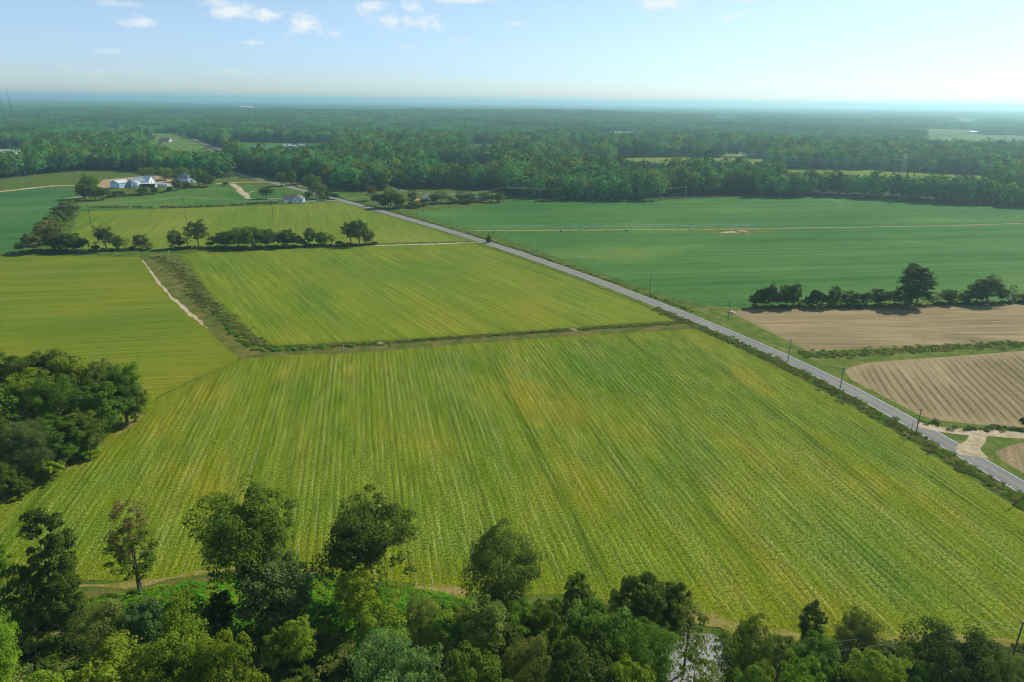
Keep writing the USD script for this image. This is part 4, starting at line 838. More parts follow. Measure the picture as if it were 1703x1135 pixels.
FARM = [(150, 289, 330, 32, 'oak2', 'green', 'tall open tree left of the farm sheds'), (141, 305, 333, 24, 'round1', 'dark', 'dark round tree in front of the tall tree left of the sheds'),
        (159, 308, 333, 22, 'round2', 'green', 'green tree below the left farm shed'), (172, 312, 333, 26, 'bush1', 'olive', 'olive bush in front of the left farm shed'), (187, 319, 328, 18, 'bush2', 'dark', 'dark bush in the farm hedge, left end'),
        (199, 318, 326, 16, 'bush1', 'dark', 'pointed dark bush in the farm hedge'), (213, 322, 326, 16, 'bush2', 'green', 'small bush in the middle of the farm hedge'), (238, 311, 325, 22, 'round2', 'green', 'round green tree in front of the farm sheds'),
        (258, 312, 323, 14, 'round1', 'dark', 'dark little tree in front of the open shed'), (271, 318, 321, 9, 'bush1', 'dark', 'tiny bush right of the little dark tree at the farm'), (283, 311, 319, 12, 'bush2', 'dark', 'bush at the right end of the farm hedge'),
        (296, 297, 317, 18, 'round1', 'dark', 'dark upright tree right of the farm buildings'), (311, 302, 314, 16, 'round2', 'green', 'small green tree right of the upright dark tree at the farm'), (244, 278, 300, 30, 'oak2', 'yellow', 'sunlit tree behind the silver-roofed farm building'),
        (275, 279, 300, 34, 'oak1', 'yellow', 'broad sunlit tree behind the farm'), (330, 280, 310, 34, 'oak1', 'green', 'broad green tree right of the dark barn'), (345, 290, 311, 28, 'round1', 'green', 'green tree at the right end of the farm'), (305, 279, 303, 26, 'round2', 'green', 'green tree behind the dark barn'),
        (443, 311, 331, 27, 'oak2', 'dark', 'dark round tree standing in the meadow left of the house'), (375, 303, 309, 12, 'bush1', 'dark', 'small dark bush at the meadow edge'),
        (468, 286, 310, 25, 'oak2', 'green', 'tall tree behind the meadow'), (485, 284, 309, 18, 'tall1', 'green', 'slim tree right of the tall tree behind the meadow'), (520, 290, 326, 34, 'oak1', 'green', 'large tree behind the house by the road'),
        (532, 302, 331, 26, 'fine1', 'olive', 'greyish olive tree right of the house'), (514, 318, 329, 14, 'round1', 'dark', 'small dark tree right of the house roof'), (547, 317, 330, 16, 'round2', 'dark', 'small dark tree near the road by the house'), (558, 322, 332, 14, 'bush1', 'dark', 'dark bush near the road by the house'),
        (540, 325, 334, 16, 'bush2', 'olive', 'low olive bush along the house drive'),
        (619, 309, 334, 20, 'oak2', 'brown', 'pinkish brown tree at the roadside left of the thicket'), (627, 322, 342, 18, 'bush1', 'dark', 'dark bush under the pinkish brown tree'), (650, 309, 346, 32, 'oak1', 'olive', 'brownish topped tree at the roadside end of the thicket'),
        (640, 324, 346, 26, 'round1', 'dark', 'dark tree at the road edge of the thicket'), (664, 322, 347, 26, 'round2', 'green', 'green tree in the thicket beside the road'), (686, 314, 342, 20, 'tall2', 'green', 'slim green tree left of the clay heap'),
        (735, 318, 338, 30, 'oak2', 'green', 'broad green tree right of the clay heap'), (722, 322, 339, 18, 'round1', 'dark', 'dark tree beside the small white shed'), (768, 318, 336, 24, 'round2', 'yellow', 'yellow-green tree in the middle of the thicket'),
        (783, 320, 337, 20, 'round1', 'green', 'green tree right of the middle of the thicket'), (804, 318, 336, 22, 'round2', 'yellow', 'light tree towards the right end of the thicket'), (830, 321, 337, 14, 'round1', 'dark', 'dark tree at the right tip of the thicket'),
        (818, 324, 337, 18, 'bush1', 'green', 'green bush near the right tip of the thicket'), (752, 328, 339, 20, 'bush2', 'green', 'green bush in front of the thicket'), (776, 330, 339, 22, 'bush1', 'dark', 'dark bush in front of the thicket'), (705, 330, 343, 26, 'bush2', 'olive', 'olive scrub in front of the clay heap'), (690, 334, 346, 22, 'bush1', 'olive', 'olive scrub at the road side of the thicket')]
for px, top, base, w, sh, lf, lab in FARM: T(px, top, base, w, sh, lf, lab)

# ------------------------------------------------------------------ the woods
CLEAR = {
    'c1': ([(236, 222), (300, 222), (322, 232), (346, 241), (378, 250), (378, 256), (316, 257), (292, 250), (262, 248), (236, 234)], 'farpale', 'bright clearing with a house among the far woods'),
    'c2': ([(376, 238), (420, 237), (560, 239), (560, 246), (480, 251), (400, 248)], 'soyleft', 'dark green field strip beyond the woods'),
    'c3': ([(1020, 263), (1150, 262), (1278, 265), (1272, 274), (1100, 274), (1030, 270)], 'back', 'light green field strip between the woods'),
    'c4': ([(1298, 282), (1450, 284), (1645, 293), (1640, 300), (1560, 299), (1400, 293), (1305, 288)], 'back', 'long green field strip behind the right woods'),
    'c5': ([(1525, 232), (1600, 226), (1680, 225), (1720, 228), (1720, 237), (1600, 239), (1555, 239)], 'farpale', 'pale field among the far woods on the right'),
    'c6': ([(1530, 214), (1640, 217), (1600, 222), (1535, 223)], 'farpale', 'narrow pale field far on the right'),
    'c7': ([(715, 271), (800, 274), (830, 279), (740, 279)], 'back', 'small light clearing in the middle of the woods'),
    'c8': ([(165, 212), (208, 214), (208, 218), (165, 218)], 'farpale', 'small far clearing on the left'),
    'c9': ([(-60, 246), (42, 249), (40, 260), (-60, 260)], 'dirt', 'bare lot round the white building at the left edge'),
    'c10': ([(1180, 195), (1240, 196), (1235, 197.6), (1190, 197)], 'farpale', 'far pale field below the horizon'),
    'c11': ([(1575, 197), (1640, 198.5), (1640, 200.5), (1590, 200)], 'farpale', 'far pale field near the horizon on the right'),
    'c12': ([(1000, 218), (1070, 219), (1070, 224), (1000, 223)], 'farpale', 'far small field in the middle woods'),
    'c13': ([(1205, 255), (1250, 256), (1250, 260), (1205, 260)], 'farpale', 'tiny clearing behind the light field strip'),
    'c14': ([(1100, 327), (1180, 325), (1250, 325), (1250, 328), (1100, 332)], 'soy', 'rim of the soybean field at the woods'),
    'c15': ([(780, 240), (830, 241), (830, 245), (780, 244)], 'soyleft', 'small dark field in the middle woods'),
}
open_polys = []
for k, (pts, mk, lab) in CLEAR.items():
    g = Polygon(GP(pts)).buffer(0)
    if k not in ('c14',):
        sheet('clearing', g.buffer(6), M[mk], 0.6 if k not in ('c3', 'c4', 'c7', 'c13', 'c2', 'c1', 'c9') else 0.12, max(60, 0.05 * Point(0, 0).distance(g)), rows=2.0, far=True, label=lab, kind='structure')
    near = shapely.affinity.scale(g, 0.80, 0.80, origin=(0, 0))
    open_polys.append(unary_union([g.buffer(5), Polygon(np.array(unary_union([g, near]).convex_hull.exterior.coords)) if k in ('c1',) else unary_union([shapely.affinity.scale(g, f, f, origin=(0, 0)) for f in np.linspace(0.80, 1, 12)])]))
farroad = GP([(296, 221), (312, 228), (330, 236), (352, 245), (384, 257)])
track([(296, 221), (312, 228), (330, 236), (352, 245), (384, 257)], 14, M['asphalt'], 'road', 'far stretch of grey road through the clearing', 0.9, 0.02)
open_polys += [roadline.buffer(16)]
BOUND = [(-900, 318), (-300, 310), (-60, 303), (0, 298), (60, 291), (105, 287), (140, 284), (200, 283), (235, 286), (300, 291), (330, 299), (365, 297), (410, 291), (450, 294), (500, 301), (530, 306), (560, 314), (585, 319), (612, 318), (640, 317), (700, 314), (760, 314), (835, 318), (850, 324), (865, 328), (905, 333), (960, 335), (1030, 335), (1100, 334), (1170, 330), (1250, 329), (1400, 328), (1480, 332), (1550, 338), (1703, 346), (2000, 362), (2400, 384)]
bg = np.array(GP(BOUND))
far = [(bg[-1][0] * 60, bg[-1][1] * 60), (0, 60000), (bg[0][0] * 60, bg[0][1] * 60)]
woods_area = Polygon(list(map(tuple, bg)) + far).buffer(0)
woods_open = unary_union(open_polys)
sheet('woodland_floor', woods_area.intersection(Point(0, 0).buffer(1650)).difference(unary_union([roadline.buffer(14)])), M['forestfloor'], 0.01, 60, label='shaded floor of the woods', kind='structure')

for g_ in (woods_area, woods_open): shapely.prepare(g_)
def in_woods(x, y):
    return shapely.contains_xy(woods_area, x, y) & ~shapely.contains_xy(woods_open, x, y)

def hexpts(r0, r1, gap, az, rng, jit=0.35):
    n = int(2 * r1 / gap) + 2
    i, j = np.meshgrid(np.arange(-n // 2, n // 2), np.arange(0, int(r1 / (gap * 0.866)) + 2), indexing='ij')
    x = (i + 0.5 * (j % 2)) * gap; y = j * gap * 0.866
    x, y = x.ravel() + rng.normal(size=x.size) * gap * jit * 0.6, y.ravel() + rng.normal(size=x.size) * gap * jit * 0.6
    r = np.hypot(x, y); a = np.abs(np.arctan2(x, y))
    k = (r >= r0) & (r < r1) & (a < az)
    return x[k], y[k]

rg = np.random.default_rng(5)
MID = []
for i, (k, hh, ww) in enumerate((('round', 20, 13), ('oak', 20, 14), ('round', 18, 11), ('tall', 22, 10), ('round', 16, 12), ('oak', 18, 15))):
    MID.append(tree_shape(60 + i, hh, ww, 9, 100, 26, 0.8, 0.02, k, 0.35, 0.12, 0.9))
x, y = hexpts(500, 1900, 12.0, math.radians(47), rg)
k = in_woods(x, y); x, y = x[k], y[k]
sz = 0.95 + 0.6 * meshkit.noise(np.stack([x / 60, y / 60, x * 0], -1), 3) + 0.35 * (rg.random(len(x)) - 0.4)
# those that show largest stand as trees of their own along the edge of the woods
edge_d = shapely.distance(LineString(bg), shapely.points(np.column_stack([x, y])))
px_, py_, dd_ = proj(x, y, hz(x, y) + 12)
vis = (px_ > -10) & (px_ < PW + 10)
order = np.argsort(np.where(vis, edge_d + 0.01 * dd_, 1e9))
single = order[:235]
LEAFW = ['wood', 'wood', 'green', 'dark', 'yellow', 'olive']
for i in range(6):
    for lf in ('wood', 'dark', 'yellow'):
        pn = f'wood_tree_{["first", "second", "third", "fourth", "fifth", "sixth"][i]}_{lf}'
        kind_def(pn, MID[i], lf, None)
for q in single:
    t = rg.integers(0, 6); lf = rg.choice(['wood', 'wood', 'wood', 'dark', 'yellow'], p=[.3, .25, .2, .15, .1])
    zone = next(n_ for lim, n_ in ((140, 'above the sandy farm track'), (330, 'behind the farm buildings'), (470, 'behind the meadow'), (625, 'behind the grey house and its trees'), (760, 'behind the left half of the thicket'), (850, 'behind the right half of the thicket'), (1010, 'where the soybean field begins'), (1150, 'behind the long pale track'), (1300, 'straight behind the gravel pad'), (1480, 'behind the right part of the soybean field'), (9999, 'at the far right end of the soybean field')) if px_[q] < lim)
    tone = {'wood': 'mid green', 'dark': 'dark green', 'yellow': 'yellow-green'}[lf]
    lab = f'{tone} tree in the woods edge {zone}'; grp = f'{tone} trees in the woods edge {zone}'
    s_ = sz[q] * 0.95
    xx = thing('broadleaf_tree', lab, 'tree', (x[q], y[q], float(hz(x[q], y[q])) - 0.1), rg.random() * 6.28, grp, (s_, s_, s_ * (0.9 + .3 * rg.random())))
    xx.GetPrim().GetReferences().AddInternalReference(f'/World/plant_kinds/wood_tree_{["first", "second", "third", "fourth", "fifth", "sixth"][t]}_{lf}')
    xx.GetPrim().SetInstanceable(True)
rest = np.setdiff1d(np.arange(len(x)), single)
x, y, sz = x[rest], y[rest], sz[rest]
protos = [(m[0], LEAF[lf], None) for m, lf in zip(MID + MID[:3], ['wood', 'wood', 'wood', 'dark', 'wood', 'green', 'yellow', 'dark', 'wood'])]
pick = rg.choice(9, len(x), p=[.16, .14, .12, .08, .12, .12, .11, .06, .09])
instancer('woodland', protos, np.column_stack([x, y, hz(x, y) - 0.2]), pick, rg.random(len(x)) * 6.28, np.column_stack([sz, sz, sz * (0.8 + 0.35 * rg.random(len(x)))]), 'dense green broadleaf woods stretching behind the fields', 'woods')

# farther woods: patches of many crowns
def patch(seed, side, gap, h, n_cl, n_each, ls):
    rng = np.random.default_rng(seed); parts = []
    n = int(side / gap) + 1
    for i in range(n):
        for j in range(n):
            px, py = (i + 0.5 * (j % 2)) * gap - side / 2 + rng.normal() * gap * 0.2, j * gap - side / 2 + rng.normal() * gap * 0.2
            hh = h * (0.75 + 0.45 * rng.random()); w = gap * (1.0 + 0.35 * rng.random())
            c, _ = tree_shape(int(rng.integers(1e9)), hh, w, 6, n_cl, n_each, ls, 0.0, 'round', 0.3, 0.1, 0.7)
            c[0][:, 0] += px; c[0][:, 1] += py
            parts.append(c)
    return join(parts)
P1 = [patch(100 + i, 48, 11.5, 20, 34, 14, 1.5) for i in range(4)]
rg = np.random.default_rng(6)
x, y = hexpts(1900, 5200, 44, math.radians(45), rg, 0.2)
k = in_woods(x, y); x, y = x[k], y[k]
s_ = 0.9 + 0.3 * rg.random(len(x)); zsc = 0.75 + 0.6 * meshkit.noise(np.stack([x / 300, y / 300, x * 0], -1), 9)
protos = [(m, LEAF['wood'], None) for m in P1] + [(P1[0], LEAF['dark'], None)]
instancer('woodland', protos, np.column_stack([x, y, hz(x, y) - 0.5]), rg.integers(0, 5, len(x)), rg.random(len(x)) * 6.28, np.column_stack([s_, s_, s_ * zsc]), 'far green woods fading into haze', 'woods')
P2 = [patch(200 + i, 110, 17, 21, 16, 10, 3.6) for i in range(3)]
x, y = hexpts(5200, 14000, 100, math.radians(43), rg, 0.2)
k = in_woods(x, y); x, y = x[k], y[k]
k = meshkit.noise(np.stack([x / 700, y / 350, x * 0 + 3], -1), 4) < 0.74; x, y = x[k], y[k]
s_ = 1 + 0.2 * rg.random(len(x)); zsc = 0.7 + 0.7 * meshkit.noise(np.stack([x / 500, y / 500, x * 0], -1), 9)
instancer('woodland', [(m, LEAF['wood'], None) for m in P2], np.column_stack([x, y, hz(x, y) - 0.5]), rg.integers(0, 3, len(x)), rg.random(len(x)) * 6.28, np.column_stack([s_, s_, zsc]), 'distant blue-green woods below the horizon', 'woods')
x, y = hexpts(14000, 36000, 330, math.radians(42), rg, 0.2)
k = meshkit.noise(np.stack([x / 1500, y / 900, x * 0 + 3], -1), 4) < 0.7; x, y = x[k], y[k]
instancer('woodland', [(m, LEAF['wood'], None) for m in P2], np.column_stack([x, y, hz(x, y) - 0.5]), rg.integers(0, 3, len(x)), rg.random(len(x)) * 6.28, np.column_stack([np.full(len(x), 3.4), np.full(len(x), 3.4), 0.8 + 0.6 * rg.random(len(x))]), 'farthest woods along the horizon', 'woods')

# ------------------------------------------------------------------ poles and wires
def utility_pole(g, h, yaw, label, group, arm=1.1, mat='pole', transformer=False, double=False, r=0.17):
    t = thing('utility_pole', label, 'utility pole', (g[0], g[1], g[2]), yaw, group)
    obj('post', tube((0, 0, -0.5), (0, 0, h), r, r * 0.7, 8), M[mat], t, smooth=40)
    ends = []
    for lv in ([0.35, 1.3] if double else [0.35]):
        zc = h - lv
        obj('crossarm', box((0, r * 0.8 + 0.05, zc), (arm * 2, 0.1, 0.13)), M[mat], t)
        for xx in (-arm * 0.92, -arm * 0.35, arm * 0.92):
            obj('insulator', tube((xx, r * 0.8 + 0.05, zc + 0.065), (xx, r * 0.8 + 0.05, zc + 0.3), 0.05, 0.035, 6), M['insul'], t)
            c, s_ = math.cos(yaw), math.sin(yaw)
            ends.append(np.array([g[0] + c * xx - s_ * 0.1, g[1] + s_ * xx + c * 0.1, g[2] + zc + 0.3]))
    if transformer:
        tr = obj('transformer', tube((r + 0.28, 0, h - 2.4), (r + 0.28, 0, h - 1.5), 0.26, 0.26, 12), M['insul'], t, smooth=40)
        obj('bushing', tube((r + 0.28, 0, h - 1.5), (r + 0.28, 0, h - 1.25), 0.05, 0.03, 6), M['insul'], str(tr.GetPath()))
        obj('bracket', box((r + 0.03, 0, h - 1.9), (0.16, 0.08, 0.5)), M['steel'], t)
        lamp = obj('lamp_arm', tube((0, -r, h - 2.9), (0.1, -1.5, h - 2.6), 0.04, 0.03, 6), M['steel'], t)
    return ends

def wire(a, b, sag, r, parent, n=14):
    a, b = np.asarray(a), np.asarray(b); tt = np.linspace(0, 1, n)
    p = a + (b - a) * tt[:, None]; p[:, 2] -= sag * 4 * tt * (1 - tt)
    return obj('wire', join([tube(p[i], p[i + 1], r, r, 4, False) for i in range(n - 1)]), M['wire'], parent)

def pole_line(rows, hname, group, wname, wlabel, sag, wr, keep=(0, 1, 2), spans=None, **kw):
    gs = [G(px, base) for px, base, top, *_ in rows]
    ends = []
    for i, (px, base, top, lab, *o) in enumerate(rows):
        a, b = gs[max(0, i - 1)], gs[min(len(gs) - 1, i + 1)]
        d = b - a; yaw = math.atan2(d[1], d[0]) + math.pi / 2
        if math.cos(yaw) < 0: yaw += math.pi
        k = dict(kw); k.update(o[0] if o else {})
        ends.append(utility_pole(gs[i], top_height(gs[i], top), yaw, lab, group, **k))
    if wname:
        t = thing(wname, wlabel, 'wires', (0, 0, 0))
        for i in range(len(rows) - 1):
            if spans and i not in spans: continue
            for k_ in keep:
                if k_ < len(ends[i]) and k_ < len(ends[i + 1]): wire(ends[i][k_], ends[i + 1][k_], sag, wr, t)

pole_line([(705, 365.5, 348, 'utility pole nearest the thicket on the far stretch of the road', {}), (757, 382.5, 363, 'pale utility pole by the road where the long track begins', {'mat': 'palepole'}),
           (888, 426, 403, 'pale utility pole with white crossarm beside the soybean field', {'mat': 'palepole'}), (1080, 488.5, 459, 'utility pole at the lower edge of the soybean field by the road', {}),
           (1210.5, 534, 502, 'utility pole on the grass between road and bare field corner', {}), (1310, 601.5, 565, 'utility pole on the near side of the road opposite the weedy strip', {}),
           (1396, 652, 612, 'utility pole by the road opposite the furrowed bare field', {}), (1522.5, 724, 680, 'utility pole by the road opposite the sandy drive', {'arm': 0.9}), (1702, 829, 776, 'utility pole at the right edge where the road leaves the picture', {})],
          'utility_pole', 'utility poles along the road', 'power_line', 'thin wires strung from pole to pole along the road', 0.7, 0.006)
pole_line([(-40, 392, 345, 'tall pole beyond the left edge of the fields', {}), (152.5, 379, 338, 'tall pole at the left end of the light green field', {}), (310.5, 368, 326, 'tall pole in the light green field above the hedgerow gap', {}), (454.5, 363, 333, 'tall pole in the light green field left of the house', {}),
           (563, 356, 333, 'faint tall pole in the light green field near the road', {'mat': 'palepole'}), (657, 350, 313, 'tall pole in front of the thicket by the road', {}), (745.5, 345, 323, 'tall pole in front of the middle of the thicket', {}), (837.5, 338, 311, 'tall pole at the right tip of the thicket', {}),
           (988, 332, 311, 'tall pole in front of the woods behind the soybean field', {'mat': 'palepole'}), (1140, 331, 311, 'tall pole among the edge trees further right', {'mat': 'palepole'})],
          'utility_pole', 'tall poles crossing the far fields', 'power_line', 'long bright wires crossing in front of the thicket and the woods', 1.6, 0.013, keep=(0, 1, 2, 3, 4, 5), arm=1.5, double=True, r=0.2)
pole_line([(1324, 1160, 1080, 'utility pole with a pale transformer among the trees at the bottom', {'transformer': True}), (1520, 1120, 1050, 'short leaning utility pole beside the large dark rounded tree', {}), (1680, 1104, 1035, 'utility pole standing at the bottom right corner of the field', {})],
          'utility_pole', 'utility poles in the front trees', 'power_line', 'thin wires between the poles among the front trees', 0.5, 0.014, keep=(0, 2))

# lattice pylons of the far power line on the right
def pylon(g, h, label):
    t = thing('pylon', label, 'pylon', (g[0], g[1], g[2]), 0.5, 'pylons in the right woods')
    w = 3.2
    legs = [(sx * w, sy * w) for sx in (-1, 1) for sy in (-1, 1)]
    parts = []
    for lx, ly in legs: obj('leg', tube((lx, ly, -0.5), (lx * 0.16, ly * 0.16, h * 0.92), 0.13, 0.08, 4), M['steel'], t)
    zs = np.linspace(0, h * 0.92, 9)
    at = lambda i, zz: np.array([legs[i][0] * (1 - 0.84 * zz / (h * 0.92)), legs[i][1] * (1 - 0.84 * zz / (h * 0.92)), zz])
    for q in range(8):
        for a, b in ((0, 1), (1, 3), (3, 2), (2, 0)):
            parts += [tube(at(a, zs[q]), at(b, zs[q + 1]), 0.05, 0.05, 4, False), tube(at(b, zs[q]), at(a, zs[q + 1]), 0.05, 0.05, 4, False)]
    obj('lattice', join(parts), M['steel'], t)
    for zz, L in ((h * 0.72, 7.0), (h * 0.86, 5.5)):
        obj('crossarm', join([tube((-L, 0, zz), (L, 0, zz), 0.09, 0.09, 4), tube((-L, 0, zz), (0, 0, zz + 1.6), 0.06, 0.06, 4), tube((L, 0, zz), (0, 0, zz + 1.6), 0.06, 0.06, 4)]), M['steel'], t)
        for sx in (-1, 1): obj('insulator', tube((sx * L, 0, zz), (sx * L, 0, zz - 1.2), 0.1, 0.1, 5), M['insul'], t)
    return [np.array([g[0] + sx * L * math.cos(0.5), g[1] + sx * L * math.sin(0.5), g[2] + zz - 1.2]) for zz, L in ((h * 0.72, 7.0), (h * 0.86, 5.5)) for sx in (-1, 1)]
e1 = pylon(G(1501, 290), 34, 'grey lattice pylon rising behind the long field strip on the right')
e2 = pylon(G(1228, 284), 32, 'grey lattice pylon between the two light field strips')
t = thing('power_line', 'pale wires sagging between the lattice pylons', 'wires')
for a, b in zip(e1, e2): wire(a, b, 6.0, 0.05, t, 18)

# ------------------------------------------------------------------ buildings
def gable(w, l, eave, ridge, th=0.0):
    """Walls of a building w wide (x), l long (y, from 0 back), gables at both ends."""
    x = w / 2
    v = [(-x, 0, -0.3), (x, 0, -0.3), (x, 0, eave), (0, 0, ridge), (-x, 0, eave), (-x, l, -0.3), (x, l, -0.3), (x, l, eave), (0, l, ridge), (-x, l, eave)]
    f = [(0, 1, 2), (0, 2, 4), (2, 3, 4), (6, 5, 9), (6, 9, 7), (7, 9, 8), (1, 6, 7), (1, 7, 2), (5, 0, 4), (5, 4, 9)]
    return np.array(v, float), np.array(f)

def roof_slab(w, l, eave, ridge, side, over=0.45, th=0.18):
    x = side * w / 2; s = (ridge - eave) / (w / 2)
    xo = side * (w / 2 + over); zo = eave - s * over
    a = [(0, -over, ridge), (xo, -over, zo), (xo, l + over, zo), (0, l + over, ridge)]
    v = np.array([(p[0], p[1], p[2] + 0.02) for p in a] + [(p[0], p[1], p[2] + 0.02 + th) for p in a])
    f = np.array([(0, 1, 2), (0, 2, 3), (4, 6, 5), (4, 7, 6), (0, 5, 1), (0, 4, 5), (1, 6, 2), (1, 5, 6), (2, 7, 3), (2, 6, 7), (3, 4, 0), (3, 7, 4)])
    if side < 0: f = f[:, ::-1]
    return v, f[:, ::-1]

def building(name, label, cat, px, py, w, l, eave, ridge, rot, wall, roof, doors=(), windows=(), side_windows=(), chimney=False, group=None, g=None):
    """doors/windows: (x, z0, width, height) on the front gable; side_windows: (side, y, z0, width, height)."""
    g = G(px, py) if g is None else g
    t = thing(name, label, cat, (g[0], g[1], g[2] + 0.05), rot, group)
    obj('wall', gable(w, l, eave, ridge), M[wall], t)
    for sd in (-1, 1):
        r_ = obj('roof_panel', roof_slab(w, l, eave, ridge, sd), M[roof], t)
    if chimney: obj('chimney', box((w * 0.16, l * 0.5, ridge + 0.1), (0.8, 0.8, 1.9)), M['red'], t)
    for (dx, z0, dw, dh, dm) in doors: obj('door', box((dx, -0.03, z0 + dh / 2), (dw, 0.1, dh)), M[dm], t)
    for (dx, z0, dw, dh) in windows:
        fr = obj('window', box((dx, -0.02, z0 + dh / 2), (dw + 0.2, 0.1, dh + 0.2)), M['sidingwhite'], t)
        obj('pane', box((dx, -0.055, z0 + dh / 2), (dw, 0.06, dh)), M['glass'], str(fr.GetPath()))
    for (sd, yy, z0, dw, dh) in side_windows:
        fr = obj('window', box((sd * (w / 2 + 0.02), yy, z0 + dh / 2), (0.1, dw + 0.2, dh + 0.2)), M['sidingwhite'], t)
        obj('pane', box((sd * (w / 2 + 0.055), yy, z0 + dh / 2), (0.06, dw, dh)), M['glass'], str(fr.GetPath()))
    return t

building('metal_shed', 'pale blue metal shed with a white roof, leftmost of the farm buildings', 'shed', 191.5, 313, 14, 15, 5.6, 8.6, -0.35, 'metalblue', 'metalwhite', doors=[(0.5, 0, 5.5, 4.5, 'metalwhite')], side_windows=[(1, 8, 2, 1.2, 1.0), (1, 14, 2, 1.2, 1.0)])
b = building('barn', 'pale metal barn with a long sloping roof in the middle of the farm', 'barn', 219, 311.5, 13, 15, 6.0, 9.2, -0.5, 'metalblue', 'metaldark', doors=[(-3, 0, 3.5, 4, 'siding')], side_windows=[(1, 6, 2, 1.2, 1), (1, 12, 2, 1.2, 1), (1, 18, 2, 1.2, 1)])
building('barn_annex', 'small white gabled annex in front of the pale metal barn', 'shed', 224, 312.2, 8.5, 6, 5.4, 6.8, -0.1, 'sidingwhite', 'metalwhite', doors=[(0, 0, 1.4, 2.6, 'darkdoor')], windows=[(2.4, 1.4, 1, 1)])
building('barn', 'farm building with a steep silver roof above the open shed', 'barn', 253, 308.5, 11, 8, 5.5, 11.0, 1.45, 'sidingwhite', 'metalblue', windows=[(0, 3, 1.4, 1.4)])
building('barn', 'long grey roofed building at the back of the farm', 'barn', 225, 305, 10, 22, 4.5, 7.5, -1.15, 'siding', 'metaldark', doors=[(0, 0, 3, 3, 'darkdoor')])
building('low_shed', 'long low white shed at the right end of the farm', 'shed', 281, 310.5, 5, 18, 2.6, 3.8, 1.42, 'sidingwhite', 'metalwhite', doors=[(0, 0, 2, 2, 'darkdoor')], side_windows=[(1, 5, 1, 1, 1), (1, 12, 1, 1, 1), (1, 18, 1, 1, 1)])
# open shed: posts, back wall and a sloping roof
g = G(246, 312)
t = thing('open_shed', 'low open-fronted shed with dark inside and pale roof beside the barn', 'shed', g, 0.0)
obj('back_wall', box((0, 6, 1.7), (17, 0.2, 3.4)), M['darkdoor'], t)
for sx in (-1, 1): obj('side_wall', box((sx * 8.4, 3, 1.6), (0.2, 5.8, 3.2)), M['siding'], t)
for xx in (-8.2, -4.1, 0, 4.1, 8.2): obj('post', box((xx, 0.1, 1.9), (0.25, 0.25, 3.8)), M['pole'], t)
obj('roof_panel', box((0, 3.0, 4.0), (18, 7.4, 0.2)), M['metalblue'], t)
# dark gambrel barn
g = G(311, 304)
t = thing('barn', 'dark gambrel-roofed barn half hidden in the farm trees', 'barn', g, 1.2)
prof = [(-6, 0), (6, 0), (6, 5.5), (4.2, 9), (0, 11), (-4.2, 9), (-6, 5.5)]
m = trimesh.creation.extrude_polygon(Polygon(prof), 16, engine='earcut')
vv = np.array(m.vertices)[:, [0, 2, 1]]; vv[:, 1] -= 8
obj('wall', (vv, np.array(m.faces)[:, ::-1]), M['metalblue'], t)
for (x0, z0), (x1, z1) in (((6.3, 5.3), (4.3, 9.15)), ((4.3, 9.15), (0, 11.2)), ((-4.3, 9.15), (0, 11.2)), ((-6.3, 5.3), (-4.3, 9.15))):
    v = np.array([(x0, -8.3, z0), (x1, -8.3, z1), (x1, 8.3, z1), (x0, 8.3, z0)]); n_ = np.array([1 if x0 > 0 else -1, 0, 1.0]) * 0.12
    vs = np.vstack([v, v + n_])
    obj('roof_panel', (vs, np.array([(0, 1, 2, 3), (4, 7, 6, 5), (0, 4, 5, 1), (1, 5, 6, 2), (2, 6, 7, 3), (3, 7, 4, 0)])), M['roofgrey'], t)
obj('door', box((0, -8.05, 1.8), (3.2, 0.12, 3.6)), M['darkdoor'], t)
# the house by the road
building('house', 'grey house with a shingle roof beside the road at the meadow', 'house', 495, 337.5, 11, 11, 3.6, 7.0, 0.1, 'siding', 'roofgrey', windows=[(-2.6, 1.2, 1.2, 1.4), (2.6, 1.2, 1.2, 1.4), (0, 4.4, 1.0, 1.1)], doors=[(0, 0, 1.0, 2.1, 'sidingwhite')], chimney=True)
building('house_wing', 'low dark-fronted wing at the left of the grey house', 'house', 473, 334, 9, 15, 3.2, 6.4, -1.5, 'siding', 'roofbrown', side_windows=[(1, 3, 1.0, 1.2, 1.2), (1, 7, 1.0, 1.2, 1.2), (1, 11, 0.2, 2.2, 2.0)])

def car(g, yaw, label, paint='carpaint'):
    t = thing('parked_car', label, 'car', (g[0], g[1], g[2] + 0.08), yaw)
    prof = [(-2.2, 0.35), (2.2, 0.35), (2.25, 0.75), (1.2, 0.95), (0.6, 1.42), (-1.1, 1.45), (-1.9, 1.0), (-2.25, 0.9)]
    m = trimesh.creation.extrude_polygon(Polygon(prof).buffer(0.06), 1.7, engine='earcut')
    v = np.array(m.vertices)[:, [0, 2, 1]]; v[:, 1] -= 0.85
    v[:, 1] *= np.where(v[:, 2] > 1.1, 0.82, 1.0)
    obj('body', (v, np.array(m.faces)[:, ::-1]), M[paint], t)
    for sy in (-1, 1):
        obj('side_window', box((-0.25, sy * 0.78, 1.18), (1.7, 0.12, 0.34)), M['glass'], t)
        for sx in (-1.4, 1.4):
            wv = tube((sx, sy * 0.66, 0.33), (sx, sy * 0.9, 0.33), 0.33, 0.33, 12)
            w_ = obj('wheel', wv, M['rubber'], t)
    obj('windscreen', box((0.95, 0, 1.2), (0.3, 1.3, 0.3)), M['glass'], t)
car(G(476.5, 337), 0.5, 'white car parked in front of the house wing')

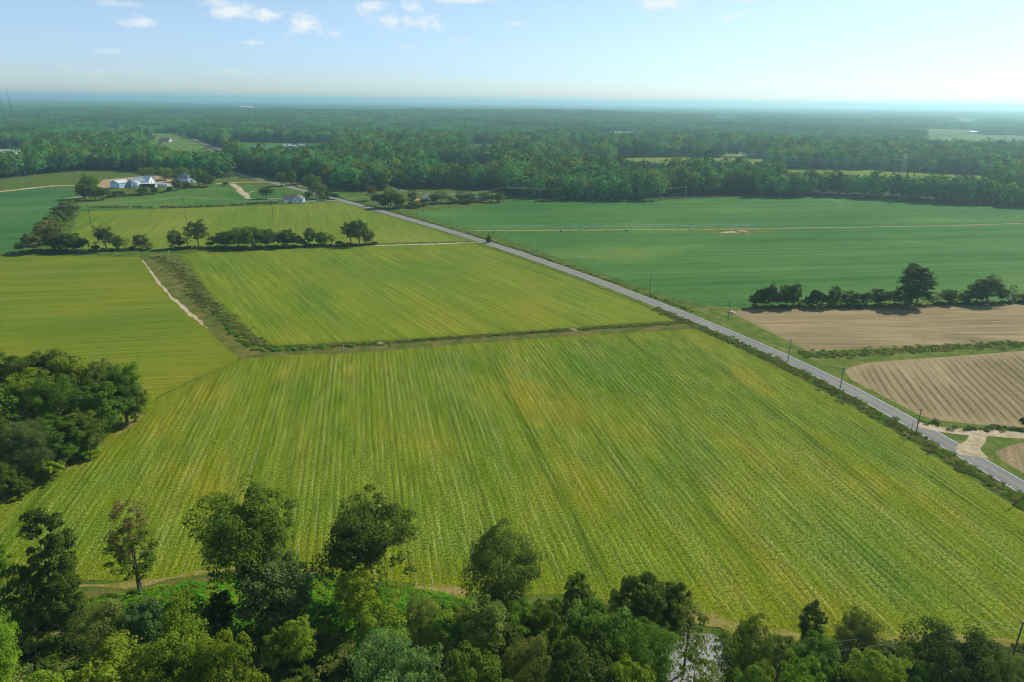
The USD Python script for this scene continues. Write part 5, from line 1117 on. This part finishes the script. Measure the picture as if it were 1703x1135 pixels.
# far buildings
building('house', 'brown roofed house in the bright clearing among the far woods', 'house', 284, 236.5, 15, 26, 4, 9, 1.45, 'siding', 'roofbrown', side_windows=[(1, 5, 1.2, 1.6, 1.4), (1, 10, 1.2, 1.6, 1.4), (1, 16, 1.2, 1.6, 1.4), (1, 21, 1.2, 1.6, 1.4)], chimney=True)
building('warehouse', 'low white building cut by the left edge above the woods', 'building', 34, 256.5, 26, 60, 5, 7, 1.5, 'sidingwhite', 'metalwhite', windows=[(-6, 1.5, 2, 1.5), (0, 1.5, 2, 1.5), (6, 1.5, 2, 1.5)], doors=[(10, 0, 3, 3.4, 'darkdoor')], side_windows=[(1, 10, 1.5, 3, 2), (1, 20, 1.5, 3, 2), (1, 30, 1.5, 3, 2), (1, 40, 1.5, 3, 2)])
building('long_barn', 'long white low barn at the edge of the dark far field', 'barn', 506, 247.5, 12, 45, 5, 8.5, 1.5, 'sidingwhite', 'metalwhite', doors=[(0, 0, 3, 3, 'darkdoor')])
FARH = [(452, 226.5, 14, 20, 'house', 'roofbrown', 'siding', 'brown house among the far trees right of the clearing', 9), (481, 228, 14, 24, 'house', 'roofgrey', 'sidingwhite', 'white house among the far trees right of the clearing', 9),
        (522, 224, 12, 16, 'house', 'roofgrey', 'sidingwhite', 'small white house at the right end of the far row of houses', 9), (280, 199, 24, 50, 'building', 'metalwhite', 'sidingwhite', 'white far building left of the pair beyond the clearing', 16), (298, 199.5, 24, 44, 'building', 'metalwhite', 'sidingwhite', 'white far building right of the pair beyond the clearing', 16),
        (421, 183, 60, 120, 'warehouse', 'metalwhite', 'sidingwhite', 'tiny white building near the horizon on the left', 34), (1275, 195, 60, 110, 'warehouse', 'metalwhite', 'sidingwhite', 'bright white building below the horizon right of the middle', 22),
        (1553, 197, 60, 160, 'warehouse', 'metalwhite', 'sidingwhite', 'long pale building near the horizon on the right', 20), (1684, 198, 50, 70, 'warehouse', 'metalwhite', 'sidingwhite', 'white building near the horizon at the right edge', 22),
        (1672, 222, 22, 75, 'long_barn', 'metalblue', 'siding', 'long pale barn behind the far right field', 9), (1437, 198, 40, 60, 'warehouse', 'metalwhite', 'sidingwhite', 'small pale building far off left of the long one', 20), (1463, 194, 50, 60, 'warehouse', 'metalwhite', 'sidingwhite', 'tiny pale building on the right horizon', 26), (1180, 185, 80, 160, 'warehouse', 'metalwhite', 'sidingwhite', 'thin white speck of a building under the middle horizon', 34), (1627, 222, 16, 40, 'long_barn', 'metalblue', 'siding', 'short pale barn left of the long far barn', 9), (1698, 303, 10, 26, 'low_shed', 'metalwhite', 'sidingwhite', 'white roofed shed at the right edge behind the woods', 6)]
for px, py, w, l, nm, rf, wl, lab, ht in FARH:
    building(nm, lab, 'house' if nm == 'house' else 'barn' if 'barn' in nm else 'building', px, py, w, l, ht * 0.62, ht, 1.5, wl, rf, side_windows=[(1, l * f, ht * 0.2, l * 0.08, ht * 0.2) for f in (0.2, 0.5, 0.8)])
building('garden_shed', 'small white shed in the thicket beside the clay heap', 'shed', 712, 334.5, 7, 8, 3.6, 6.0, 0.3, 'sidingwhite', 'metalblue', doors=[(0, 0, 1.6, 2.4, 'siding')])
building('trailer', 'long grey trailer half hidden in the thicket', 'trailer', 815, 333.5, 6, 26, 3.0, 3.7, 1.5, 'siding', 'metalblue', side_windows=[(1, 5, 1.2, 1.2, 1), (1, 11, 1.2, 1.2, 1), (1, 18, 1.2, 1.2, 1)])

# ------------------------------------------------------------------ heaps and posts
def heap(g, r, h, mat, name, label, seed):
    m = trimesh.creation.icosphere(3, 1.0); v = np.array(m.vertices)
    k = 1 + 0.5 * (meshkit.fbm(v * 2.2 + seed, 3, seed) - 0.5)
    v = v * k[:, None] * np.array([r, r * 0.8, h]); v[:, 2] = np.maximum(v[:, 2], -0.1) + g[2]
    v[:, 0] += g[0]; v[:, 1] += g[1]
    tag(obj(name, (v, m.faces), M[mat], smooth=True), label, 'heap')
heap(G(632, 573), 2.0, 0.7, 'dirt', 'soil_heap', 'pale soil heap at the ditch, left of the two', 1)
heap(G(953, 549.5), 2.2, 0.7, 'dirt', 'soil_heap', 'pale soil heap at the ditch nearer the road', 2)
heap(G(1216, 520.5), 2.2, 0.9, 'sand', 'sand_heap', 'small white sand heap beside the pole at the bare field corner', 3)
heap(G(693, 337), 7.0, 3.4, 'clay', 'clay_heap', 'orange clay heap in the thicket beside the road', 4)
heap(G(702, 335), 4.0, 2.0, 'clay', 'clay_heap', 'small clay heap next to the white shed in the thicket', 5)
heap(G(391, 247), 9.0, 5.0, 'clay', 'clay_heap', 'orange clay heap at the far road by the dark field', 6)
heap(G(1232, 386), 5, 1.2, 'dirt', 'gravel_heap', 'pale gravel heap beside the track in the soybean field', 7)
def post(px, py, h, label, mat='sidingwhite', r=0.09):
    t = thing('marker_post', label, 'post', G(px, py))
    obj('stake', tube((0, 0, -0.2), (0, 0, h), r, r * 0.9, 6), M[mat], t); obj('cap', tube((0, 0, h), (0, 0, h + 0.07), r * 1.2, r * 1.1, 6), M[mat], t)
post(1027.5, 484.5, 2.0, 'white marker post at the near edge of the road beside the middle field')
post(281, 422, 2.4, 'white post in the hedgerow gap above the swale')
post(805, 562, 2.2, 'thin white post at the ditch between the fields')
post(572, 580, 1.8, 'small white post in the wet ditch, far left one')
post(1515, 718, 3.2, 'short dark post at the road edge beside the utility pole', 'pole', 0.08)
post(249, 434, 1.6, 'pale stub post at the head of the swale')
T(1702, 697, 713, 16, 'bush2', 'dark', 'dark bush at the right edge above the sandy drive')

# ------------------------------------------------------------------ the irrigation machine on the long track
def pivot():
    base = [G(px, py) for px, py in ((1252, 383.2), (1148, 384), (1042, 385), (933, 386), (821, 387))]
    t = thing('irrigation_machine', 'long irrigation machine on wheeled towers standing along the pale track', 'irrigation machine', (0, 0, 0))
    H_ = 4.2
    for i, g in enumerate(base):
        d = (base[min(i + 1, 4)] - base[max(i - 1, 0)]); d /= np.linalg.norm(d); nrm = np.array([-d[1], d[0], 0])
        top = g + np.array([0, 0, H_])
        if i == 0:
            obj('centre_tower', join([tube(g + d * a * 1.6 + nrm * b * 1.6, top + d * a * 0.3 + nrm * b * 0.3 + [0, 0, 0.6], 0.09, 0.07, 4) for a in (-1, 1) for b in (-1, 1)]), M['steel'], t)
            continue
        tw = obj('tower', join([tube(g + nrm * b * 2.1 + [0, 0, 0.7], top + nrm * b * 0.15, 0.09, 0.07, 4) for b in (-1, 1)] + [tube(g - nrm * 2.1 + [0, 0, 0.7], g + nrm * 2.1 + [0, 0, 0.7], 0.1, 0.1, 4)]), M['steel'], t)
        for b in (-1, 1):
            c = g + nrm * b * 2.1 + [0, 0, 0.65]
            obj('wheel', tube(c - d * 0.18, c + d * 0.18, 0.68, 0.68, 14), M['rubber'], str(tw.GetPath()))
    for i in range(4):
        a, b = base[i] + [0, 0, H_], base[i + 1] + [0, 0, H_]
        n = 13; tt = np.linspace(0, 1, n); p = a + (b - a) * tt[:, None]; p[:, 2] += 1.1 * 4 * tt * (1 - tt)
        q = a + (b - a) * tt[:, None]; q[:, 2] += -1.1 * 4 * tt * (1 - tt) * 0.9 + 0.1
        sp_ = obj('span_pipe', join([tube(p[k], p[k + 1], 0.13, 0.13, 6, False) for k in range(n - 1)]), M['steel'], t)
        obj('truss', join([tube(q[k], q[k + 1], 0.035, 0.035, 4, False) for k in range(n - 1)] + [tube(p[k], q[k + (1 if k % 2 else -1)], 0.035, 0.035, 4, False) for k in range(1, n - 1)]), M['steel'], str(sp_.GetPath()))
        obj('drop_hose', join([tube(p[k], p[k] - [0, 0, 2.6], 0.03, 0.03, 3, False) for k in range(1, n - 1)]), M['steel'], str(sp_.GetPath()))
    d = base[4] - base[3]; d /= np.linalg.norm(d)
    obj('end_pipe', tube(base[4] + [0, 0, H_], base[4] + d * 12 + [0, 0, H_ + 0.4], 0.1, 0.07, 6), M['steel'], t)
pivot()

# radio masts on the left horizon
def mast(g, h, label):
    t = thing('radio_mast', label, 'radio mast', g, 0.0, 'radio masts on the horizon')
    r = 0.55; pts = [(r * math.cos(a), r * math.sin(a)) for a in (0.5, 2.6, 4.7)]
    for a in pts: obj('leg', tube((a[0], a[1], 0), (a[0], a[1], h), 0.07, 0.07, 4), M['metaldark'], t)
    n = int(h / 3); parts = []
    for i in range(n):
        for k in range(3):
            a, b = pts[k], pts[(k + 1) % 3]
            parts.append(tube((a[0], a[1], i * 3), (b[0], b[1], i * 3 + 3), 0.03, 0.03, 3, False))
    obj('lattice', join(parts), M['metaldark'], t)
    for k in range(3):
        a = 0.5 + 2.09 * k
        obj('guy_wire', tube((60 * math.cos(a), 60 * math.sin(a), 0), (0, 0, h * 0.8), 0.015, 0.015, 3, False), M['metaldark'], t)
def far_at(px, dist):
    d = pix_ray(px, 190); d = d[:2] / np.linalg.norm(d[:2]); q = d * dist
    return np.array([q[0], q[1], float(hz(*q))])
g = far_at(5, 1050); mast(g, top_height(g, 118), 'tall thin lattice radio mast at the left edge')
g = far_at(20, 1080); mast(g, top_height(g, 148), 'shorter radio mast right of the tall one')

# ------------------------------------------------------------------ the air
hm = usdkit.material(stage, '/World/Looks/haze', {'v': ('principled_volume', {'color': (0.53, 0.85, 0.89), 'density': HAZE_DENSITY, 'anisotropy': 0.5})}, [], volume='v.volume')
tag(obj('haze', box((0, 0, 48.5), (90000, 90000, 203)), hm), 'thin blue haze filling the air over the land', 'haze', None, 'stuff')
